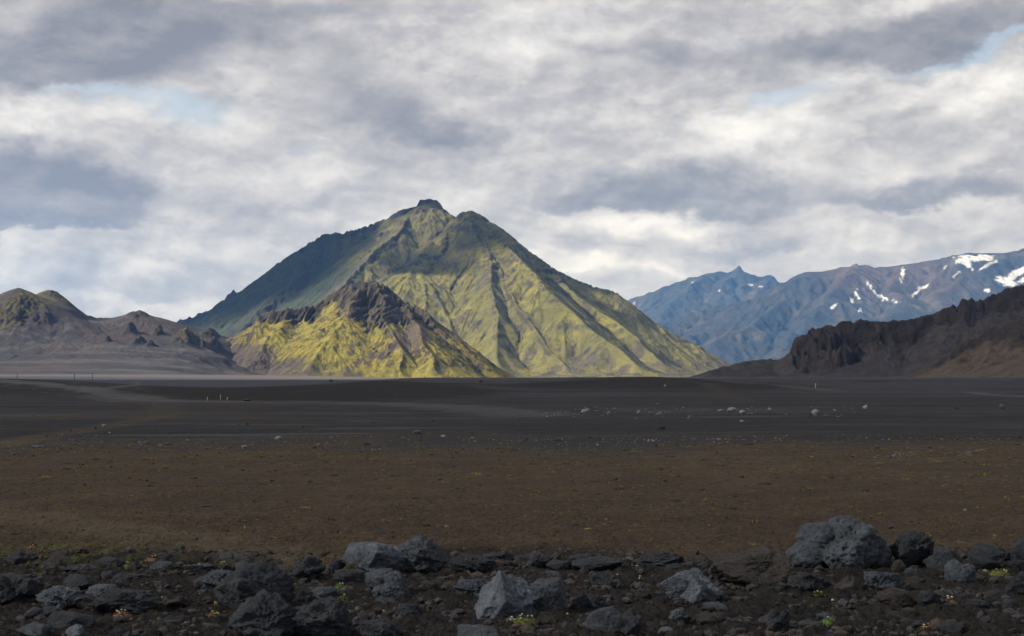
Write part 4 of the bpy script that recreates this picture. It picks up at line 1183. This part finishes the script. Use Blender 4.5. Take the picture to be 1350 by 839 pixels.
def cloud(name, cov, x0, x1, y0, y1, zb, zshade, label, n=150, thick=420, dens=.9, mat=None):
    """cov(x, y) = how much of the ground point (x, y, zshade) lies in shade, 0..1; the cloud hangs sunward of it"""
    off = SUN[:2]/SUN[2]*(zb-zshade)
    xs = np.linspace(x0, x1, n); ys = np.linspace(y0, y1, n)
    X, Y = np.meshgrid(xs, ys)
    c = np.clip(cov(X, Y), 0, 1)
    c[0] = c[-1] = 0; c[:, 0] = c[:, -1] = 0
    lump = .6+.5*fbm(X/500, Y/500, 4, 401)
    top = zb+120+thick*np.sqrt(c)*lump; bot = zb+60*(1-c)+40*fbm(X/300, Y/300, 3, 405)*c
    XX, YY = X+off[0], Y+off[1]
    Vt = np.stack([XX, YY, top], -1).reshape(-1, 3); Vb = np.stack([XX, YY, bot], -1).reshape(-1, 3)
    Ft = grid_faces(n, n); Fb = Ft[:, ::-1]+n*n
    i = np.arange(n*n).reshape(n, n)
    rim = np.concatenate([i[0, :-1], i[:-1, -1], i[-1, ::-1][:-1], i[::-1, 0][:-1]])
    nx = np.roll(rim, -1)
    Fs = np.stack([rim, nx, nx+n*n, rim+n*n], -1)[:, ::-1]
    cc = np.concatenate([c.ravel(), c.ravel()])*dens
    o = np_mesh(name, np.concatenate([Vt, Vb]), np.concatenate([Ft, Fb, Fs]), mat, True, {'cover': np.stack([cc]*3, -1)})
    return tag(o, label, 'cloud', kind='structure')

def clouds():
    def A(X, Y):
        w = fbm(X/500, Y/500, 4, 411)*260
        edge = 1330+620*sst(-150, 250, X)+120*sst(-300, -700, X)*0
        edge = np.where(X > 120, 1950, edge)
        e = np.minimum(edge-Y+w, Y+2600+w)
        return sst(0, 420, np.minimum(e, np.minimum(X+3400, 3600-X)+w))
    cloud('shade_cloud', A, -3600, 3800, -2800, 2500, 1900, 10, 'broad grey cloud overhead that shades the plain', 190, mat=cloud_mat(.48, 'cloud_vapour'))
    def B(X, Y):  # unseen cloud, lobes shaped to darken left flank, summits, bowl and right ridge
        w = fbm(X/260, Y/260, 4, 421)*90; w2 = fbm(X/120, Y/120, 4, 425)*60
        def lobe(cx, cy, rx, ry, k): return k*sst(0, .5, 1-np.hypot((X-cx+w+w2)/rx, (Y-cy+w)/ry))
        return np.maximum.reduce([lobe(70, 4780, 290, 170, 1.), lobe(210, 4550, 240, 150, .9), lobe(-980, 4700, 640, 640, 1.), lobe(-460, 4740, 300, 190, 1.),
                                  lobe(-275, 4150, 230, 190, 1.), lobe(250, 4440, 400, 170, .9), lobe(560, 4420, 260, 110, .6), lobe(-60, 4420, 90, 90, .5)])
    cloud('shade_cloud', B, -1900, 1250, 3700, 5700, 1900, 320, 'ragged cloud out of view, shaped to shade parts of the green mountain', 150, 260, 1., cloud_mat(1.0, 'ragged_cloud_vapour'))

# ------------------------------------------------------------------ sky
def world():
    w = bpy.data.worlds.new('World'); sc.world = w; w.use_nodes = True
    t = NT(w.node_tree); bg = w.node_tree.nodes['Background']
    sky = t.new('ShaderNodeTexSky', sky_type='NISHITA', sun_disc=False, sun_elevation=SUN_EL, sun_rotation=SUN_AZ, air_density=1.0, dust_density=.6, ozone_density=1.2)
    d = t.new('ShaderNodeTexCoord').outputs['Generated']
    sep = t.new('ShaderNodeSeparateXYZ', ins={0: d})
    az = t.math('ARCTAN2', sep.outputs[0], sep.outputs[1])
    el = t.math('ARCSINE', sep.outputs[2])
    # cloud field: a layer of stratocumulus seen nearly edge-on
    sq = t.vm('MULTIPLY', d, (1, 1, 1.75)).outputs[0]
    wn = t.n.new('ShaderNodeTexNoise'); t.l.new(sq, wn.inputs['Vector']); wn.inputs['Scale'].default_value = 9; wn.inputs['Detail'].default_value = 7
    wn.inputs['Roughness'].default_value = .64
    wv = t.vm('SUBTRACT', wn.outputs['Color'], (.5, .5, .5)).outputs[0]
    wb = t.vm('SCALE', wv); wb.inputs['Scale'].default_value = .035
    pw = t.vm('ADD', sq, wb.outputs[0]).outputs[0]
    n1 = t.noise(pw, 5.5, 12, .54)
    up = t.vm('ADD', pw, (-.012, .0, .030)).outputs[0]
    n1u = t.noise(up, 5.5, 12, .54)
    n2 = t.noise(pw, 24, 9, .62); n2u = t.noise(t.vm('ADD', pw, (-.005, 0, .012)).outputs[0], 24, 9, .62)
    # bearing / elevation in a plane for the named banks and gaps, frayed by noise
    pl = t.new('ShaderNodeCombineXYZ', ins={0: az, 1: el, 2: 0.0}).outputs[0]
    fr = t.vm('SCALE', wv); fr.inputs['Scale'].default_value = .13
    pl = t.vm('ADD', pl, t.vm('MULTIPLY', fr.outputs[0], (1, .6, 0)).outputs[0]).outputs[0]
    def blob(px, py, rx, ry, k, tilt=0, flat=False):
        a = math.atan((px-675)/F); e = math.atan((HY-py)/F)
        v = t.vm('SUBTRACT', pl, (a, e, 0)).outputs[0]
        if tilt:
            r = t.n.new('ShaderNodeVectorRotate'); r.rotation_type = 'Z_AXIS'; t.l.new(v, r.inputs['Vector']); r.inputs['Angle'].default_value = R(-tilt); v = r.outputs[0]
        v = t.vm('MULTIPLY', v, (F/rx, F/ry, 0)).outputs[0]
        if flat:
            sx = t.new('ShaderNodeSeparateXYZ', ins={0: v})
            v = t.new('ShaderNodeCombineXYZ', ins={0: sx.outputs[0], 1: t.math('MAXIMUM', sx.outputs[1], t.math('MULTIPLY', sx.outputs[1], -1.9))}).outputs[0]
        q = t.vm('DOT_PRODUCT', v, v).outputs['Value']
        return t.math('MULTIPLY', t.math('EXPONENT', t.math('MULTIPLY', q, -1.0)), k)
    B = [(110, 85, 170, 60, -.40), (240, 45, 120, 40, -.25), (55, 255, 130, 36, -.55), (40, 300, 130, 22, -.45), (1190, 58, 190, 34, -.42), (980, 85, 130, 30, -.22), (840, 60, 120, 30, -.15),
         (890, 245, 170, 42, -.36), (800, 262, 190, 22, -.22), (1290, 250, 120, 28, -.36), (1180, 262, 90, 20, -.20), (520, 150, 110, 45, -.22), (600, 195, 90, 22, -.24), (300, 25, 90, 30, -.15),
         (780, 322, 110, 12, -.25), (1005, 312, 70, 20, -.24), (300, 385, 190, 24, -.22), (490, 10, 90, 25, -.15), (130, 395, 120, 14, -.1), (720, 210, 120, 20, -.1),
         (25, 175, 55, 32, .30), (200, 335, 120, 30, .16), (890, 170, 150, 26, .15), (1230, 125, 130, 22, .28), (1060, 170, 110, 28, .16), (760, 358, 180, 13, .32), (1150, 318, 120, 20, .24),
         (400, 240, 170, 40, .12), (870, 301, 130, 13, .22), (330, 120, 80, 25, .18), (640, 60, 90, 40, .16), (1150, 15, 160, 16, .14), (150, 405, 90, 14, .22), (1290, 160, 80, 30, .15), (20, 318, 90, 7, -.1), (620, 250, 60, 20, .08), (170, 290, 60, 25, .05)]
    sd = sb = None
    for b in B:
        q = blob(b[0], b[1]+(b[3]*.35 if b[4] < 0 else 0), b[2], b[3]*(1.2 if b[4] < 0 else 1), abs(b[4])*2.3, 0, b[4] < 0)
        if b[4] < 0: sd = q if sd is None else t.math('ADD', sd, q)
        else: sb = q if sb is None else t.math('ADD', sb, q)
    def edge(x, lo, hi):
        m = t.new('ShaderNodeMapRange', ins={0: x, 1: lo, 2: hi, 3: 0., 4: 1.}); m.interpolation_type = 'SMOOTHSTEP'; return m.outputs[0]
    dk = t.math('ADD', t.math('ADD', sd, t.math('MULTIPLY', t.math('SUBTRACT', n1, .5), 1.9)), t.math('MULTIPLY', t.math('SUBTRACT', n2, .5), .7))
    dk = edge(dk, .18, .78)
    n3 = t.noise(t.vm('ADD', pw, (3.1, 1.7, 5.2)).outputs[0], 6, 11, .50)
    bt = t.math('ADD', t.math('ADD', sb, t.math('MULTIPLY', t.math('SUBTRACT', n3, .5), 1.6)), .1)
    bt = edge(bt, .1, .8)
    b = t.math('ADD', .55, t.math('MULTIPLY', bt, .30))
    b = t.math('SUBTRACT', b, t.math('MULTIPLY', dk, .42))
    b = t.math('ADD', b, t.math('MULTIPLY', t.math('SUBTRACT', n1, n1u), 1.5))
    b = t.math('ADD', b, t.math('MULTIPLY', t.math('SUBTRACT', n2, n2u), .85))
    col = t.ramp(b, [(.0, (.205, .207, .23)), (.25, (.29, .288, .305)), (.5, (.425, .415, .425)), (.75, (.60, .59, .59)), (1.0, (.80, .785, .775))])
    SK = SKY_K
    colv = t.vm('SCALE', col); colv.inputs['Scale'].default_value = CLOUD_L/SK
    g = None
    for q in [(238, 168, 75, 17, .9, -20), (120, 146, 80, 8, .65, 0), (1035, 123, 60, 11, .85, 4), (1270, 88, 120, 8, .9, 5), (1345, 80, 40, 8, .6, 5), (175, 160, 60, 8, .4, -10), (390, 208, 25, 6, .5, 0)]:
        v = blob(*q); g = v if g is None else t.math('ADD', g, v)
    gap = t.math('MULTIPLY', t.math('SUBTRACT', t.math('ADD', g, t.math('MULTIPLY', t.math('SUBTRACT', .52, n2), 1.6)), .22), 1.3, clamp=True)
    gap = t.math('MULTIPLY', gap, .62)
    blue = t.mixc(.45, sky.outputs[0], (CLOUD_L/SK*.58, CLOUD_L/SK*.68, CLOUD_L/SK*.80))
    fin = t.mixc(gap, colv.outputs[0], blue)
    t.l.new(fin, bg.inputs['Color']); bg.inputs['Strength'].default_value = SK
SKY_K = .07; CLOUD_L = .70

def haze():
    m = bpy.data.materials.new('haze_air'); m.use_nodes = True
    t = NT(m.node_tree); m.node_tree.nodes.clear()
    out = t.new('ShaderNodeOutputMaterial')
    v = t.new('ShaderNodeVolumePrincipled', ins={'Color': HAZE_C+(1,), 'Density': HAZE_D, 'Anisotropy': .25, 'Absorption Color': (1, 1, 1, 1)})
    t.l.new(v.outputs[0], out.inputs['Volume'])
    bm = bmesh.new(); bmesh.ops.create_cube(bm, size=1)
    me = bpy.data.meshes.new('haze'); bm.to_mesh(me); bm.free(); me.materials.append(m)
    o = bpy.data.objects.new('haze', me); COL.objects.link(o)
    z0, z1 = -4., 1400.
    o.scale = (36400, 36400, z1-z0); o.location = (0, 0, (z0+z1)/2)
    tag(o, 'thin blue haze that veils the far mountains', 'haze', kind='stuff')
HAZE_D = 3.2e-5; HAZE_C = (.13, .40, 1.0)

# ------------------------------------------------------------------ build
world(); clouds(); ground(); main_mountain(); small_hill(); left_hills(); right_hill(); far_ranges()
rocks(); loose_cover(); far_rocks(); stakes(); plants(); haze()

sun = bpy.data.lights.new('sun', 'SUN'); sun.energy = 5.0; sun.angle = R(.5); sun.color = (1, .93, .82)
so = bpy.data.objects.new('sun', sun); COL.objects.link(so)
from mathutils import Vector
so.rotation_euler = Vector(SUN.tolist()).to_track_quat('Z', 'Y').to_euler()

cam = bpy.data.cameras.new('camera'); cam.lens = 50; cam.sensor_width = 36; cam.sensor_fit = 'HORIZONTAL'
cam.shift_y = (HY-419.5)/1350; cam.clip_start = .1; cam.clip_end = 90000
cam.dof.use_dof = True; cam.dof.focus_distance = 90; cam.dof.aperture_fstop = 6.3
co = bpy.data.objects.new('camera', cam); COL.objects.link(co); co.location = (0, 0, EYE); co.rotation_euler = (R(90), 0, 0)
sc.camera = co
sc.view_settings.view_transform = 'Standard'; sc.view_settings.look = 'None'; sc.view_settings.gamma = 1; sc.view_settings.exposure = .88
cy = sc.cycles
cy.max_bounces = 5; cy.diffuse_bounces = 3; cy.glossy_bounces = 1; cy.transmission_bounces = 3; cy.volume_bounces = 1; cy.transparent_max_bounces = 12
cy.use_denoising = True; cy.use_adaptive_sampling = True; cy.adaptive_threshold = .015
cy.caustics_reflective = False; cy.caustics_refractive = False
